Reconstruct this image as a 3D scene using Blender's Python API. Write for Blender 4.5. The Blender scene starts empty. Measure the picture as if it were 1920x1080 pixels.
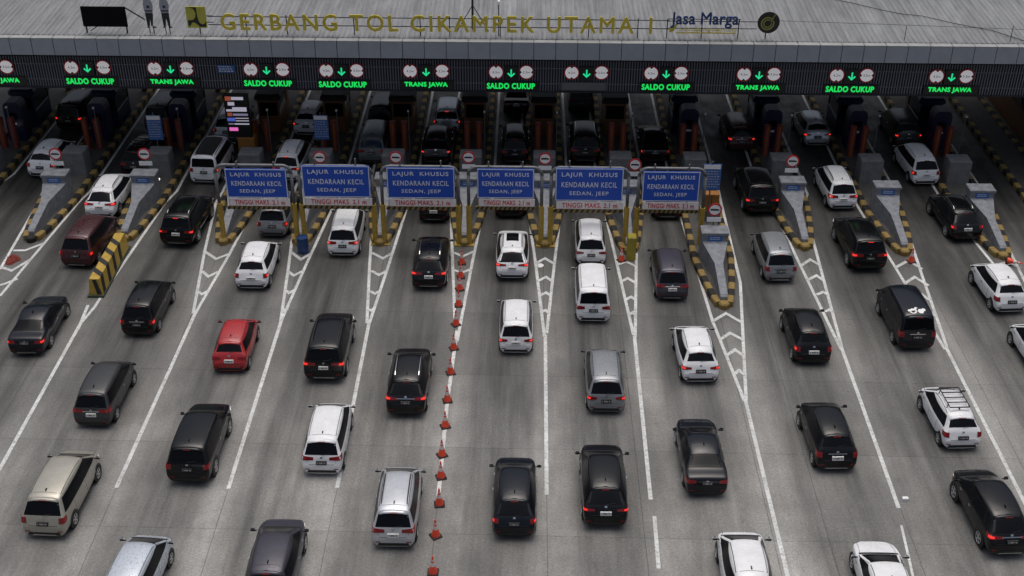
import bpy, bmesh, math, random
from mathutils import Vector, Matrix
from mathutils.bvhtree import BVHTree
random.seed(7)
S = bpy.context.scene
COL = S.collection
R = math.radians

# ------------------------------------------------------------------ camera
FPX, CAMH = 2300.0, 32.65                      # focal length in pixels of a 1920 wide frame, height of the drone
YAW, PITCH, ROLL = 0.0122021180, 0.5531659150, 0.0049394309
def cam_axes():
    cy, sy, cp, sp = math.cos(YAW), math.sin(YAW), math.cos(PITCH), math.sin(PITCH)
    f = Vector((-sy*cp, cy*cp, -sp)); r = Vector((cy, sy, 0)); u = r.cross(f)
    c, s = math.cos(ROLL), math.sin(ROLL)
    return r*c + u*s, u*c - r*s, f
AR, AU, AF = cam_axes()
cam = bpy.data.cameras.new('camera'); cam.sensor_width = 36; cam.lens = 36*FPX/1920
cam.clip_start = 1; cam.clip_end = 3000
camo = bpy.data.objects.new('camera', cam); COL.objects.link(camo)
M = Matrix((AR, AU, -AF)).transposed().to_4x4(); M.translation = (0, 0, CAMH)
camo.matrix_world = M
S.camera = camo
def P(x, y, z=0.0):
    d = AF + AR*((x-960)/FPX) - AU*((y-540)/FPX)
    return Vector((0, 0, CAMH)) + d*((z-CAMH)/d.z)
def PY(x, y, Y):
    d = AF + AR*((x-960)/FPX) - AU*((y-540)/FPX)
    return Vector((0, 0, CAMH)) + d*(Y/d.y)

# ------------------------------------------------------------------ light: overcast
SUN_EL, SUN_ROT = R(80), R(8)
w = bpy.data.worlds.new('World'); S.world = w; w.use_nodes = True
nt = w.node_tree; bg = nt.nodes['Background']
sky = nt.nodes.new('ShaderNodeTexSky'); sky.sky_type = 'NISHITA'; sky.sun_disc = False
sky.sun_elevation = SUN_EL; sky.sun_rotation = SUN_ROT
sky.air_density = 1.0; sky.dust_density = 6.0; sky.ozone_density = 1.0
# overcast: the cloud deck greys the sky and is brightest overhead, darkest at the horizon
hs = nt.nodes.new('ShaderNodeHueSaturation'); hs.inputs['Saturation'].default_value = .68
gt = nt.nodes.new('ShaderNodeTexCoord'); sp_ = nt.nodes.new('ShaderNodeSeparateXYZ'); nt.links.new(gt.outputs['Generated'], sp_.inputs[0])
zr_ = nt.nodes.new('ShaderNodeMapRange'); zr_.inputs[1].default_value = 0.; zr_.inputs[2].default_value = 1.; zr_.inputs[3].default_value = .50; zr_.inputs[4].default_value = 1.9
nt.links.new(sp_.outputs[2], zr_.inputs[0])
ml = nt.nodes.new('ShaderNodeVectorMath'); ml.operation = 'SCALE'; nt.links.new(sky.outputs[0], hs.inputs['Color']); nt.links.new(hs.outputs[0], ml.inputs[0]); nt.links.new(zr_.outputs[0], ml.inputs['Scale'])
nt.links.new(ml.outputs[0], bg.inputs[0]); bg.inputs[1].default_value = 0.10
sl = bpy.data.lights.new('sun', 'SUN'); sl.energy = 0.65; sl.angle = R(50); sl.color = (1, .985, .96)
so = bpy.data.objects.new('sun', sl); COL.objects.link(so)
sd = Vector((math.sin(SUN_ROT)*math.cos(SUN_EL), math.cos(SUN_ROT)*math.cos(SUN_EL), math.sin(SUN_EL)))
so.rotation_euler = sd.to_track_quat('Z', 'Y').to_euler(); so.location = (0, 40, 60)
S.view_settings.view_transform = 'Standard'; S.view_settings.look = 'None'
S.view_settings.exposure = -0.42; S.view_settings.gamma = 1.0
S.view_settings.use_curve_mapping = False

# ------------------------------------------------------------------ materials
def mat(name, col, rough=.6, metal=0., coat=0., spec=.5, var=0., vscale=3., emit=None, estr=0., bump=0., bscale=40., stretch=None):
    m = bpy.data.materials.new(name); m.use_nodes = True
    n = m.node_tree; b = n.nodes['Principled BSDF']
    c4 = (col[0], col[1], col[2], 1)
    b.inputs['Base Color'].default_value = c4
    b.inputs['Roughness'].default_value = rough; b.inputs['Metallic'].default_value = metal
    b.inputs['Coat Weight'].default_value = coat; b.inputs['Coat Roughness'].default_value = .12
    b.inputs['Specular IOR Level'].default_value = spec
    if emit:
        b.inputs['Emission Color'].default_value = (*emit, 1); b.inputs['Emission Strength'].default_value = estr
    if var or bump:
        tc = n.nodes.new('ShaderNodeTexCoord'); mp = n.nodes.new('ShaderNodeMapping')
        n.links.new(tc.outputs['Object'], mp.inputs[0])
        if stretch: mp.inputs['Scale'].default_value = stretch
    if var:
        no = n.nodes.new('ShaderNodeTexNoise'); no.inputs['Scale'].default_value = vscale; no.inputs['Detail'].default_value = 6
        no.inputs['Roughness'].default_value = .65
        n.links.new(mp.outputs[0], no.inputs['Vector'])
        mr = n.nodes.new('ShaderNodeMapRange'); mr.inputs[1].default_value = .3; mr.inputs[2].default_value = .7
        mr.inputs[3].default_value = 1-var; mr.inputs[4].default_value = 1+var*.6
        n.links.new(no.outputs['Fac'], mr.inputs[0])
        mx = n.nodes.new('ShaderNodeVectorMath'); mx.operation = 'SCALE'; mx.inputs[0].default_value = col
        n.links.new(mr.outputs[0], mx.inputs['Scale']); n.links.new(mx.outputs[0], b.inputs['Base Color'])
    if bump:
        n2 = n.nodes.new('ShaderNodeTexNoise'); n2.inputs['Scale'].default_value = bscale; n2.inputs['Detail'].default_value = 3
        n.links.new(mp.outputs[0], n2.inputs['Vector'])
        bp = n.nodes.new('ShaderNodeBump'); bp.inputs['Strength'].default_value = bump; bp.inputs['Distance'].default_value = .02
        n.links.new(n2.outputs['Fac'], bp.inputs['Height']); n.links.new(bp.outputs[0], b.inputs['Normal'])
    return m

def paint(name, col, metal=0., rough=.38, coat=.6, spec=.5, amp=1.):
    # car paint beaded with rain: fine speckled roughness
    m = mat(name, col, rough, metal, coat=coat, spec=spec, var=.10, vscale=2.2, bump=.04, bscale=26)
    n = m.node_tree; b = n.nodes['Principled BSDF']
    tc = n.nodes.new('ShaderNodeTexCoord'); no = n.nodes.new('ShaderNodeTexNoise')
    no.inputs['Scale'].default_value = 14; no.inputs['Detail'].default_value = 4
    n.links.new(tc.outputs['Object'], no.inputs['Vector'])
    mr = n.nodes.new('ShaderNodeMapRange'); mr.inputs[1].default_value = .35; mr.inputs[2].default_value = .65
    mr.inputs[3].default_value = rough-.12*amp; mr.inputs[4].default_value = rough+.16*amp
    n.links.new(no.outputs['Fac'], mr.inputs[0]); n.links.new(mr.outputs[0], b.inputs['Roughness'])
    mr2 = n.nodes.new('ShaderNodeMapRange'); mr2.inputs[1].default_value = .35; mr2.inputs[2].default_value = .65
    mr2.inputs[3].default_value = .08; mr2.inputs[4].default_value = .38
    n.links.new(no.outputs['Fac'], mr2.inputs[0]); n.links.new(mr2.outputs[0], b.inputs['Coat Roughness'])
    return m
PAINT = {
    'white': paint('white_car_paint', (.80, .81, .82), 0, .42),
    'silver': paint('silver_car_paint', (.56, .58, .61), .45, .34, .5, .5, .5),
    'steel': paint('steel_grey_car_paint', (.27, .285, .30), .4, .34, .5, .5, .5),
    'champagne': paint('champagne_car_paint', (.42, .40, .34), .4, .36, .5, .5, .5),
    'grey': paint('grey_car_paint', (.05, .052, .054), .3, .34, .2, .5, .5),
    'black': paint('black_car_paint', (.0035, .0036, .0046), 0, .17, 0., .45, .25),
    'navy': paint('blue_black_car_paint', (.0045, .006, .011), 0, .17, 0., .45, .25),
    'red': paint('red_car_paint', (.40, .016, .018), 0, .38),
    'maroon': paint('maroon_car_paint', (.055, .010, .014), .2, .38),
    'plum': paint('plum_grey_car_paint', (.055, .053, .070), .3, .34, .2, .5, .5),
    'teal': paint('grey_green_car_paint', (.12, .145, .15), .3, .40),
    'ice': paint('ice_blue_silver_car_paint', (.56, .61, .67), .4, .36),
}
GLASS = mat('tinted_glass', (.004, .005, .007), .08, 0, spec=.25)
GLASSR = mat('rear_glass', (.004, .005, .007), .10, 0, spec=.14)
GLASSD = mat('side_glass', (.004, .005, .007), .3, 0, spec=.25)
GLASS2 = mat('grey_green_glass', (.02, .028, .028), .08, 0, spec=.6)
TRIM = mat('black_plastic_trim', (.012, .012, .012), .55)
TYRE = mat('tyre_rubber', (.014, .014, .014), .8)
RIM = mat('alloy_rim', (.55, .55, .56), .35, .5)
CHROME = mat('chrome', (.6, .6, .6), .2, 1.)
REDLENS = mat('red_lens', (.20, .008, .010), .18, spec=.6)
LIT = mat('lit_red_lamp', (.5, .02, .02), .3, emit=(1, .035, .02), estr=1.25)
DIM = mat('unlit_red_lamp', (.34, .015, .018), .2, spec=.6)
PLATEB = mat('black_number_plate', (.012, .012, .012), .5)
PLATEW = mat('white_number_plate', (.62, .62, .60), .5)
PMARKW = mat('plate_marks_pale', (.45, .45, .45), .6)
PMARKB = mat('plate_marks_dark', (.03, .03, .03), .6)

YEL = mat('yellow_paint', (.46, .30, .045), .6, var=.25, vscale=5)
YELK = mat('worn_yellow_kerb_paint', (.27, .185, .055), .8, var=.35, vscale=7)
BLKK = mat('black_kerb_paint', (.016, .016, .015), .8, var=.3, vscale=7)
BLK = mat('black_paint', (.015, .015, .015), .6)
CONC = mat('pale_painted_concrete', (.225, .238, .26), .8, var=.38, vscale=3.5, bump=.1)
CONC2 = mat('grey_concrete', (.17, .178, .182), .85, var=.3, vscale=2, bump=.1)
SLAB = mat('island_concrete', (.085, .083, .078), .9, var=.3, vscale=2.2, bump=.15)
GALV = mat('galvanised_pipe', (.16, .168, .175), .5, .4, var=.2, vscale=6)
ORNG = mat('orange_paint', (.36, .15, .03), .6, var=.2, vscale=3)
RUST = mat('red_brown_paint', (.24, .042, .030), .6, var=.25, vscale=4)
BRWN = mat('brown_orange_panel', (.17, .072, .028), .6, var=.2, vscale=3)
NAVYP = mat('navy_panel', (.010, .016, .055), .45, var=.15)
DARK = mat('dark_metal', (.014, .014, .016), .6)
BLUE = mat('blue_sign_face', (.008, .075, .48), .5)
BLUE2 = mat('faded_blue_sign', (.05, .14, .40), .55)
WHITE = mat('white_sign_face', (.86, .86, .85), .5)
WHTX = mat('white_lettering', (.72, .74, .76), .5)
REDS = mat('red_sign_paint', (.55, .018, .03), .5)
PINK = mat('pale_sign_strip', (.86, .80, .78), .55, var=.12, vscale=5)
GOLD = mat('gold_letter_paint', (.58, .47, .05), .5, var=.15, vscale=4)
OLIVE = mat('olive_yellow_panel', (.42, .41, .06), .5, var=.12)
NAVYT = mat('navy_lettering', (.014, .045, .16), .5)
LEDG = mat('green_led', (.0, .3, .1), .4, emit=(.012, .92, .13), estr=.95)
LEDA = mat('green_arrow_led', (.0, .3, .15), .4, emit=(.02, .88, .34), estr=.95)
BACKLIT = mat('backlit_sign_face', (.80, .79, .80), .5, emit=(.9, .88, .9), estr=.30)
LEDW = mat('white_led', (.5, .5, .5), .4, emit=(.85, .8, 1.), estr=.45)
LEDP = mat('magenta_led', (.5, .1, .4), .4, emit=(1., .18, .62), estr=.9)
LEDB = mat('blue_led', (.05, .1, .5), .4, emit=(.12, .18, .75), estr=.6)
LEDD = mat('dim_white_led', (.2, .2, .3), .4, emit=(.4, .38, .55), estr=.45)
LEDO = mat('dull_orange_led', (.3, .1, .05), .4, emit=(.55, .12, .06), estr=.5)
LAMPW = mat('small_white_lamp', (.8, .8, .8), .4, emit=(1., .97, .85), estr=1.6)
BOXD = mat('display_housing', (.010, .012, .012), .45)
CONEO = mat('orange_red_cone', (.90, .085, .035), .55, var=.1)
CONEW = mat('cone_white_band', (.62, .60, .58), .5)
CONEB = mat('cone_rubber_base', (.035, .02, .018), .8)

# ------------------------------------------------------------------ mesh helpers
class MB:
    def __init__(s): s.v = []; s.f = []; s.m = []
    def add(s, vs, fs, mi=0):
        o = len(s.v); s.v += [tuple(p) for p in vs]
        for f in fs: s.f.append([o+i for i in f]); s.m.append(mi)
    def box(s, c, d, mi=0, rz=0.):
        x, y, z = d[0]/2, d[1]/2, d[2]/2; ca, sa = math.cos(rz), math.sin(rz)
        vs = []
        for a, b, e in ((-1,-1,-1),(1,-1,-1),(1,1,-1),(-1,1,-1),(-1,-1,1),(1,-1,1),(1,1,1),(-1,1,1)):
            px, py = a*x, b*y
            vs.append((c[0]+px*ca-py*sa, c[1]+px*sa+py*ca, c[2]+e*z))
        s.add(vs, [(3,2,1,0),(4,5,6,7),(0,1,5,4),(1,2,6,5),(2,3,7,6),(3,0,4,7)], mi)
        return s
    def bevbox(s, c, d, b=.03, mi=0):
        # box with chamfered vertical edges and top
        x, y, z0, z1 = d[0]/2, d[1]/2, c[2]-d[2]/2, c[2]+d[2]/2
        def ring(x, y, z, b): return [(c[0]-x+b, c[1]-y, z), (c[0]+x-b, c[1]-y, z), (c[0]+x, c[1]-y+b, z), (c[0]+x, c[1]+y-b, z),
                                      (c[0]+x-b, c[1]+y, z), (c[0]-x+b, c[1]+y, z), (c[0]-x, c[1]+y-b, z), (c[0]-x, c[1]-y+b, z)]
        rs = [ring(x, y, z0, b), ring(x, y, z1-b, b), ring(x-b, y-b, z1, b)]
        s.loft(rs, mi); return s
    def loft(s, rings, mi=0, cap=True):
        n = len(rings[0]); vs = [p for r in rings for p in r]; fs = []
        for i in range(len(rings)-1):
            for j in range(n):
                k = (j+1) % n
                fs.append((i*n+j, i*n+k, (i+1)*n+k, (i+1)*n+j))
        if cap:
            fs.append(tuple(reversed(range(n)))); fs.append(tuple((len(rings)-1)*n+j for j in range(n)))
        s.add(vs, fs, mi); return s
    def tube(s, pts, r, n=8, mi=0, closed=False):
        pts = [Vector(p) for p in pts]; rings = []
        for i, p in enumerate(pts):
            a = pts[max(i-1, 0)]; b = pts[min(i+1, len(pts)-1)]
            t = (b-a).normalized(); up = Vector((0, 0, 1)) if abs(t.z) < .9 else Vector((0, 1, 0))
            x = t.cross(up).normalized(); y = x.cross(t).normalized()
            rr = r[i] if isinstance(r, (list, tuple)) else r
            rings.append([p + x*(rr*math.cos(2*math.pi*k/n)) + y*(rr*math.sin(2*math.pi*k/n)) for k in range(n)])
        s.loft(rings, mi); return s
    def lathe(s, prof, c, axis='z', n=16, mi=0):
        rings = []
        for r, h in prof:
            ring = []
            for k in range(n):
                a = 2*math.pi*k/n; p = (r*math.cos(a), r*math.sin(a), h)
                if axis == 'x': p = (p[2], p[0], p[1])
                if axis == 'y': p = (p[0], -p[2], p[1])
                ring.append((c[0]+p[0], c[1]+p[1], c[2]+p[2]))
            rings.append(ring)
        s.loft(rings, mi); return s
    def prism(s, poly, o, ux, uy, th, mi=0):
        # polygon in plane (ux, uy) at o, extruded by th along ux x uy
        ux, uy, o = Vector(ux), Vector(uy), Vector(o); nn = ux.cross(uy).normalized()*th
        a = [o+ux*p[0]+uy*p[1] for p in poly]; b = [p+nn for p in a]; n = len(poly)
        s.add(a+b, [tuple(reversed(range(n))), tuple(range(n, 2*n))] + [(i, (i+1) % n, n+(i+1) % n, n+i) for i in range(n)], mi)
        return s
    def mesh(s, name, mats):
        me = bpy.data.meshes.new(name); me.from_pydata(s.v, [], s.f)
        for m in (mats if isinstance(mats, (list, tuple)) else [mats]): me.materials.append(m)
        me.polygons.foreach_set('material_index', s.m)
        bm = bmesh.new(); bm.from_mesh(me); bmesh.ops.recalc_face_normals(bm, faces=bm.faces); bm.to_mesh(me); bm.free()
        me.update(); return me
    def build(s, name, mats, parent=None, smooth=False):
        me = s.mesh(name, mats)
        if smooth: me.shade_smooth()
        return obj(name, me, parent)
def obj(name, data, parent=None, loc=None):
    o = bpy.data.objects.new(name, data); COL.objects.link(o)
    if parent: o.parent = parent
    if loc: o.location = loc
    return o
def tag(o, label, cat, group=None):
    o['label'] = label; o['category'] = cat
    if group: o['group'] = group
    return o
def thing(name, label, cat, loc=(0, 0, 0), rz=0., group=None):
    o = obj(name, None); o.location = loc; o.rotation_euler = (0, 0, rz); o.empty_display_size = .2
    return tag(o, label, cat, group)
def struct(name, mb, m):
    o = mb.build(name, m); o['kind'] = 'structure'; return o
def clone(o, parent=None):
    c = o.copy(); COL.objects.link(c)
    if parent: c.parent = parent
    return c
_txt = {}
def text_mesh(s, m, h=1., width=None, depth=.02, bold=0., space=1.):
    key = (s, m.name, h, width, depth, bold, space)
    if key in _txt: return _txt[key]
    cu = bpy.data.curves.new('lettering', 'FONT'); cu.body = s; cu.size = 1; cu.align_x = 'CENTER'; cu.align_y = 'CENTER'
    cu.extrude = 0; cu.space_character = space; cu.resolution_u = 3
    o = bpy.data.objects.new('lettering', cu); COL.objects.link(o)
    dg = bpy.context.evaluated_depsgraph_get(); me = bpy.data.meshes.new_from_object(o.evaluated_get(dg))
    bpy.data.objects.remove(o); bpy.data.curves.remove(cu)
    xs = [v.co.x for v in me.vertices]; ys = [v.co.y for v in me.vertices]
    cx, cy = (min(xs)+max(xs))/2, (min(ys)+max(ys))/2; sy = h/(max(ys)-min(ys))
    sx = width/(max(xs)-min(xs)) if width else sy
    bm = bmesh.new(); bm.from_mesh(me)
    for v in bm.verts: v.co = ((v.co.x-cx)*sx, 0, (v.co.y-cy)*sy)       # stands in the x-z plane, facing -y
    ret = bmesh.ops.extrude_face_region(bm, geom=list(bm.faces))
    for v in [g for g in ret['geom'] if isinstance(g, bmesh.types.BMVert)]: v.co.y -= depth
    bmesh.ops.recalc_face_normals(bm, faces=bm.faces)
    if bold:   # heavier strokes: the same letters again, shifted a little and stepped in depth
        geo = list(bm.verts)+list(bm.edges)+list(bm.faces); b = bold*h
        for k, (dx, dz) in enumerate(((-b, 0), (b, 0), (0, -b), (0, b), (-b*.7, b*.7), (b*.7, -b*.7))):
            d = bmesh.ops.duplicate(bm, geom=geo)
            for v in [g for g in d['geom'] if isinstance(g, bmesh.types.BMVert)]: v.co.x += dx; v.co.z += dz; v.co.y += .0012*(k+1)
    bm.to_mesh(me); bm.free(); me.materials.clear(); me.materials.append(m); me.name = 'lettering'
    _txt[key] = me
    return me
ORD = ['first','second','third','fourth','fifth','sixth','seventh','eighth','ninth','tenth','eleventh','twelfth','thirteenth','fourteenth']

# ------------------------------------------------------------------ ground
ISL = [(57,455),(232,455),(418,460),(562,462),(712,462),(871,462),(1022,465),(1180,478),(1358,580),(1510,470),(1697,480),(1882,487)]
IX = [P(*p).x for p in ISL]; IY = [P(*p).y for p in ISL]
IX = [IX[0]-5.2] + IX + [IX[-1]+4.4]; IY = [57.7] + IY + [57.7]         # one more island beyond each edge of the frame
def road_material():
    m = bpy.data.materials.new('worn_concrete_road'); m.use_nodes = True
    n = m.node_tree; b = n.nodes['Principled BSDF']; L = n.links.new
    def nd(t, **k):
        x = n.nodes.new(t)
        for a, v in k.items(): setattr(x, a, v)
        return x
    def math_(op, a, b_=None, c=None):
        x = nd('ShaderNodeMath', operation=op)
        for i, v in enumerate((a, b_, c)):
            if v is None: continue
            if isinstance(v, (int, float)): x.inputs[i].default_value = v
            else: L(v, x.inputs[i])
        return x.outputs[0]
    tc = nd('ShaderNodeTexCoord'); sep = nd('ShaderNodeSeparateXYZ'); L(tc.outputs['Object'], sep.inputs[0])
    X, Y = sep.outputs[0], sep.outputs[1]
    def noise(scale, sc=(1, 1, 1), det=5, ro=.6):
        mp = nd('ShaderNodeMapping'); mp.inputs['Scale'].default_value = sc; L(tc.outputs['Object'], mp.inputs[0])
        t = nd('ShaderNodeTexNoise'); t.inputs['Scale'].default_value = scale; t.inputs['Detail'].default_value = det; t.inputs['Roughness'].default_value = ro
        L(mp.outputs[0], t.inputs['Vector']); return t.outputs['Fac']
    wob = noise(.25, (1, .4, 1), 3)
    xw = math_('ADD', X, math_('MULTIPLY', math_('SUBTRACT', wob, .5), 1.6))
    rp = nd('ShaderNodeValToRGB'); rp.color_ramp.interpolation = 'B_SPLINE'
    L(math_('DIVIDE', math_('ADD', xw, 36.), 72.), rp.inputs[0])
    stops = []
    for i, x in enumerate(IX):
        stops.append((x, .05))
        if i+1 < len(IX): stops.append(((x+IX[i+1])/2, 1.))
    e = rp.color_ramp.elements
    while len(e) > 1: e.remove(e[-1])
    for i, (x, v) in enumerate(stops):
        el = e[0] if i == 0 else e.new((x+36)/72)
        el.position = (x+36)/72; el.color = (v, v, v, 1)
    lr = nd('ShaderNodeMapRange', interpolation_type='SMOOTHSTEP'); lr.inputs[1].default_value = .22; lr.inputs[2].default_value = .62; L(rp.outputs[0], lr.inputs[0])
    lane = lr.outputs[0]
    near = nd('ShaderNodeMapRange'); near.inputs[1].default_value = 29.7; near.inputs[2].default_value = 61.7
    near.inputs[3].default_value = .62; near.inputs[4].default_value = 1.1; L(Y, near.inputs[0])
    streak = noise(1.0, (1.3, .07, 1), 5, .65)
    blot = noise(.16, (1, .6, 1), 4, .6)
    mid = noise(1.1, (1, .8, 1), 5, .7)
    fine = noise(9., (1, 1, 1), 4, .75)
    st = math_('MULTIPLY', math_('MULTIPLY', lane, near.outputs[0]), math_('ADD', math_('MULTIPLY', streak, 1.3), -.05))
    dark = math_('MULTIPLY', st, 1.08)
    # narrow oil drips at the centre of each lane
    drip = math_('POWER', rp.outputs[0], 9.); spots = noise(2.2, (1, .35, 1), 5, .7)
    spm = nd('ShaderNodeMapRange'); spm.inputs[1].default_value = .53; spm.inputs[2].default_value = .72; L(spots, spm.inputs[0])
    dripv = math_('MULTIPLY', math_('MULTIPLY', drip, spm.outputs[0]), .38)
    v = math_('SUBTRACT', 1.0, dark)
    v = math_('MULTIPLY', v, math_('SUBTRACT', 1.0, dripv))
    def rng(x, a, b2, c, d):
        q = nd('ShaderNodeMapRange'); q.inputs[1].default_value = a; q.inputs[2].default_value = b2; q.inputs[3].default_value = c; q.inputs[4].default_value = d; L(x, q.inputs[0]); return q.outputs[0]
    v = math_('MULTIPLY', v, rng(blot, .34, .66, .66, 1.30))
    v = math_('MULTIPLY', v, rng(mid, .34, .68, .82, 1.13))
    v = math_('MULTIPLY', v, rng(noise(.55, (1.6, .22, 1), 5, .65), .36, .66, .84, 1.13))
    v = math_('MULTIPLY', v, rng(fine, .30, .70, .82, 1.16))
    v = math_('MULTIPLY', v, rng(noise(17., (1, .7, 1), 3, .85), .34, .66, .74, 1.24))
    # pale scoured bands beside the lane edges, dark spots of oil
    edge = math_('POWER', math_('SUBTRACT', 1.0, lane), 3.)
    v = math_('MULTIPLY', v, math_('ADD', 1.0, math_('MULTIPLY', math_('MULTIPLY', edge, rng(noise(.35, (1, .35, 1), 3), .42, .62, 0., 1.)), .28)))
    v = math_('MULTIPLY', v, rng(noise(3.2, (1, .8, 1), 4, .7), .64, .74, 1., .55))
    # each poured slab has its own tone
    wn = nd('ShaderNodeTexWhiteNoise', noise_dimensions='2D'); cm = nd('ShaderNodeCombineXYZ')
    L(math_('FLOOR', math_('DIVIDE', math_('ADD', X, .6), 4.4)), cm.inputs[0]); L(math_('FLOOR', math_('DIVIDE', math_('ADD', math_('ADD', Y, math_('MULTIPLY', X, .012)), 1.5), 5.2)), cm.inputs[1])
    L(cm.outputs[0], wn.inputs['Vector']); v = math_('MULTIPLY', v, math_('ADD', .90, math_('MULTIPLY', wn.outputs['Value'], .20)))
    # joints: across every 5 m, and along each slab edge
    jn = noise(3., (1, 1, 1), 3)
    d = math_('PINGPONG', math_('ADD', math_('ADD', Y, math_('MULTIPLY', X, .012)), 1.5), 2.6)
    jt = math_('LESS_THAN', d, math_('MULTIPLY', jn, .035))
    jl = None
    for x in [P(218,915).x, P(428,917).x, P(632,917).x, P(822,925).x, P(1025,928).x, P(1186,800).x, P(1400,800).x, P(1688,953).x, P(1463,700).x, IX[2]-.9, IX[11]+.4]:
        c = math_('LESS_THAN', math_('ABSOLUTE', math_('SUBTRACT', math_('ADD', X, math_('MULTIPLY', math_('SUBTRACT', jn, .5), .05)), x)), .017)
        jl = c if jl is None else math_('MAXIMUM', jl, c)
    jm = math_('MULTIPLY', math_('MAXIMUM', math_('MULTIPLY', jt, .5), math_('MULTIPLY', jl, .75)), math_('ADD', .25, jn))
    v = math_('MULTIPLY', v, math_('SUBTRACT', 1., math_('MULTIPLY', jm, .8)))
    # road colour darkens towards the gate: painted canopy shade plus brake dust and oil
    shade_grime = nd('ShaderNodeMapRange'); shade_grime.inputs[1].default_value = 41; shade_grime.inputs[2].default_value = 67.4; shade_grime.inputs[3].default_value = 1.; shade_grime.inputs[4].default_value = .29; L(math_('ADD', Y, math_('MULTIPLY', mid, 6.)), shade_grime.inputs[0])
    v = math_('MULTIPLY', v, shade_grime.outputs[0])
    sc = nd('ShaderNodeVectorMath', operation='SCALE'); sc.inputs[0].default_value = (.325, .320, .302); L(v, sc.inputs['Scale'])
    L(sc.outputs[0], b.inputs['Base Color'])
    rg = nd('ShaderNodeMapRange'); rg.inputs[1].default_value = .3; rg.inputs[2].default_value = .7; rg.inputs[3].default_value = .5; rg.inputs[4].default_value = .85
    L(mid, rg.inputs[0]); L(rg.outputs[0], b.inputs['Roughness'])
    bp = nd('ShaderNodeBump'); bp.inputs['Strength'].default_value = .25; bp.inputs['Distance'].default_value = .01
    L(fine, bp.inputs['Height']); L(bp.outputs[0], b.inputs['Normal'])
    return m
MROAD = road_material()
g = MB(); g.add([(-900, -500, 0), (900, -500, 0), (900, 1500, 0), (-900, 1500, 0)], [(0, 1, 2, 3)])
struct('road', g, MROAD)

def marking_material():
    m = mat('worn_white_road_paint', (.66, .675, .66), .7, var=.30, vscale=.8)
    n = m.node_tree; b = n.nodes['Principled BSDF']; L = n.links.new
    tc = n.nodes.new('ShaderNodeTexCoord'); t = n.nodes.new('ShaderNodeTexNoise'); t.inputs['Scale'].default_value = 7; t.inputs['Detail'].default_value = 6; t.inputs['Roughness'].default_value = .75
    L(tc.outputs['Object'], t.inputs['Vector'])
    mr = n.nodes.new('ShaderNodeMapRange'); mr.inputs[1].default_value = .50; mr.inputs[2].default_value = .72; L(t.outputs['Fac'], mr.inputs[0])
    mx = n.nodes.new('ShaderNodeMix'); mx.data_type = 'RGBA'
    src = b.inputs['Base Color'].links[0].from_socket
    L(mr.outputs[0], mx.inputs['Factor']); L(src, mx.inputs['A']); mx.inputs['B'].default_value = (.15, .147, .14, 1); L(mx.outputs['Result'], b.inputs['Base Color'])
    return m
MARK = marking_material()
def strip(pts, wd, z, ext=None, name='lane_line'):
    pts = [P(*p) if len(p) == 2 else Vector(p) for p in pts]
    if ext is not None: pts = [Vector((ext, 81.5, 0)), Vector((ext, max(pts[0].y+1.4, 62.6), 0))] + pts
    mb = MB(); L_, R_ = [], []
    for i, p in enumerate(pts):
        a, b = pts[max(i-1, 0)], pts[min(i+1, len(pts)-1)]
        if 0 < i < len(pts)-1:
            d1 = (p-a).normalized(); d2 = (b-p).normalized(); n1 = Vector((-d1.y, d1.x, 0)); n2 = Vector((-d2.y, d2.x, 0))
            nn = (n1+n2).normalized(); k = 1/max(.5, nn.dot(n1))
        else:
            t = (b-a).normalized(); nn = Vector((-t.y, t.x, 0)); k = 1
        L_.append((p.x+nn.x*wd/2*k, p.y+nn.y*wd/2*k, z)); R_.append((p.x-nn.x*wd/2*k, p.y-nn.y*wd/2*k, z))
    n = len(pts)
    mb.add(L_+R_, [(i, n+i, n+i+1, i+1) for i in range(n-1)])
    return struct(name, mb, MARK)
WD = .15
LEFT = [((72,380),(0,505)), ((250,372),(221,425),(205,462)), ((405,380),(384,470),(362,588)), ((552,415),(541,500),(526,605)), ((699,400),(693,500),(688,606)),
        ((845,392),(849,500),(853,600)), ((991,400),(1005,500),(1021,632)), ((1135,400),(1158,500),(1188,628)), ((1276,405),(1336,602),(1396,752)),
        ((1452,395),(1497,490),(1577,655)), ((1607,385),(1678,500),(1772,655)), ((1790,395),(1827,452),(1865,498))]
RIGHT = [((147,380),(0,555)), ((310,380),(200,540),(178,575),(153,605)), ((475,392),(430,477),(365,590)), ((621,395),(577,490),(528,600)), ((762,392),(731,490),(692,608)),
         ((906,395),(886,490),(857,640)), ((1051,400),(1040,490),(1025,625)), ((1196,395),(1193,490),(1191,632)), ((1352,380),(1388,530),(1394,650),(1399,750)),
         ((1507,385),(1535,490),(1578,650)), ((1686,387),(1730,520),(1775,650)), ((1852,387),(1930,545))]
for i, l in enumerate(LEFT): strip(l, WD, .004, IX[i+1]-1.36)
for i, l in enumerate(RIGHT): strip(l, WD, .008, IX[i+1]+1.36)
strip([(0, 346), (20, 322)], WD, .004, IX[0]+1.36)
for l in [((156,598),(-20,915)), ((366,588),(218,915)), ((528,600),(428,917)), ((692,606),(632,915)), ((857,620),(838,760),(822,930)), ((1022.5,628),(1025,928)),
          ((1189.5,630),(1220,937)), ((1397,748),(1478,1085),(1510,1230)), ((1577,650),(1685,953)), ((1773,650),(1950,1000))]:
    strip(l, WD+.015, .014)
strip([(1227,968),(1235,1066)], WD, .004); strip([(1690,985),(1714,1090)], .10, .004)
strip([(165,572),(146,618)], WD, .004)
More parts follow.
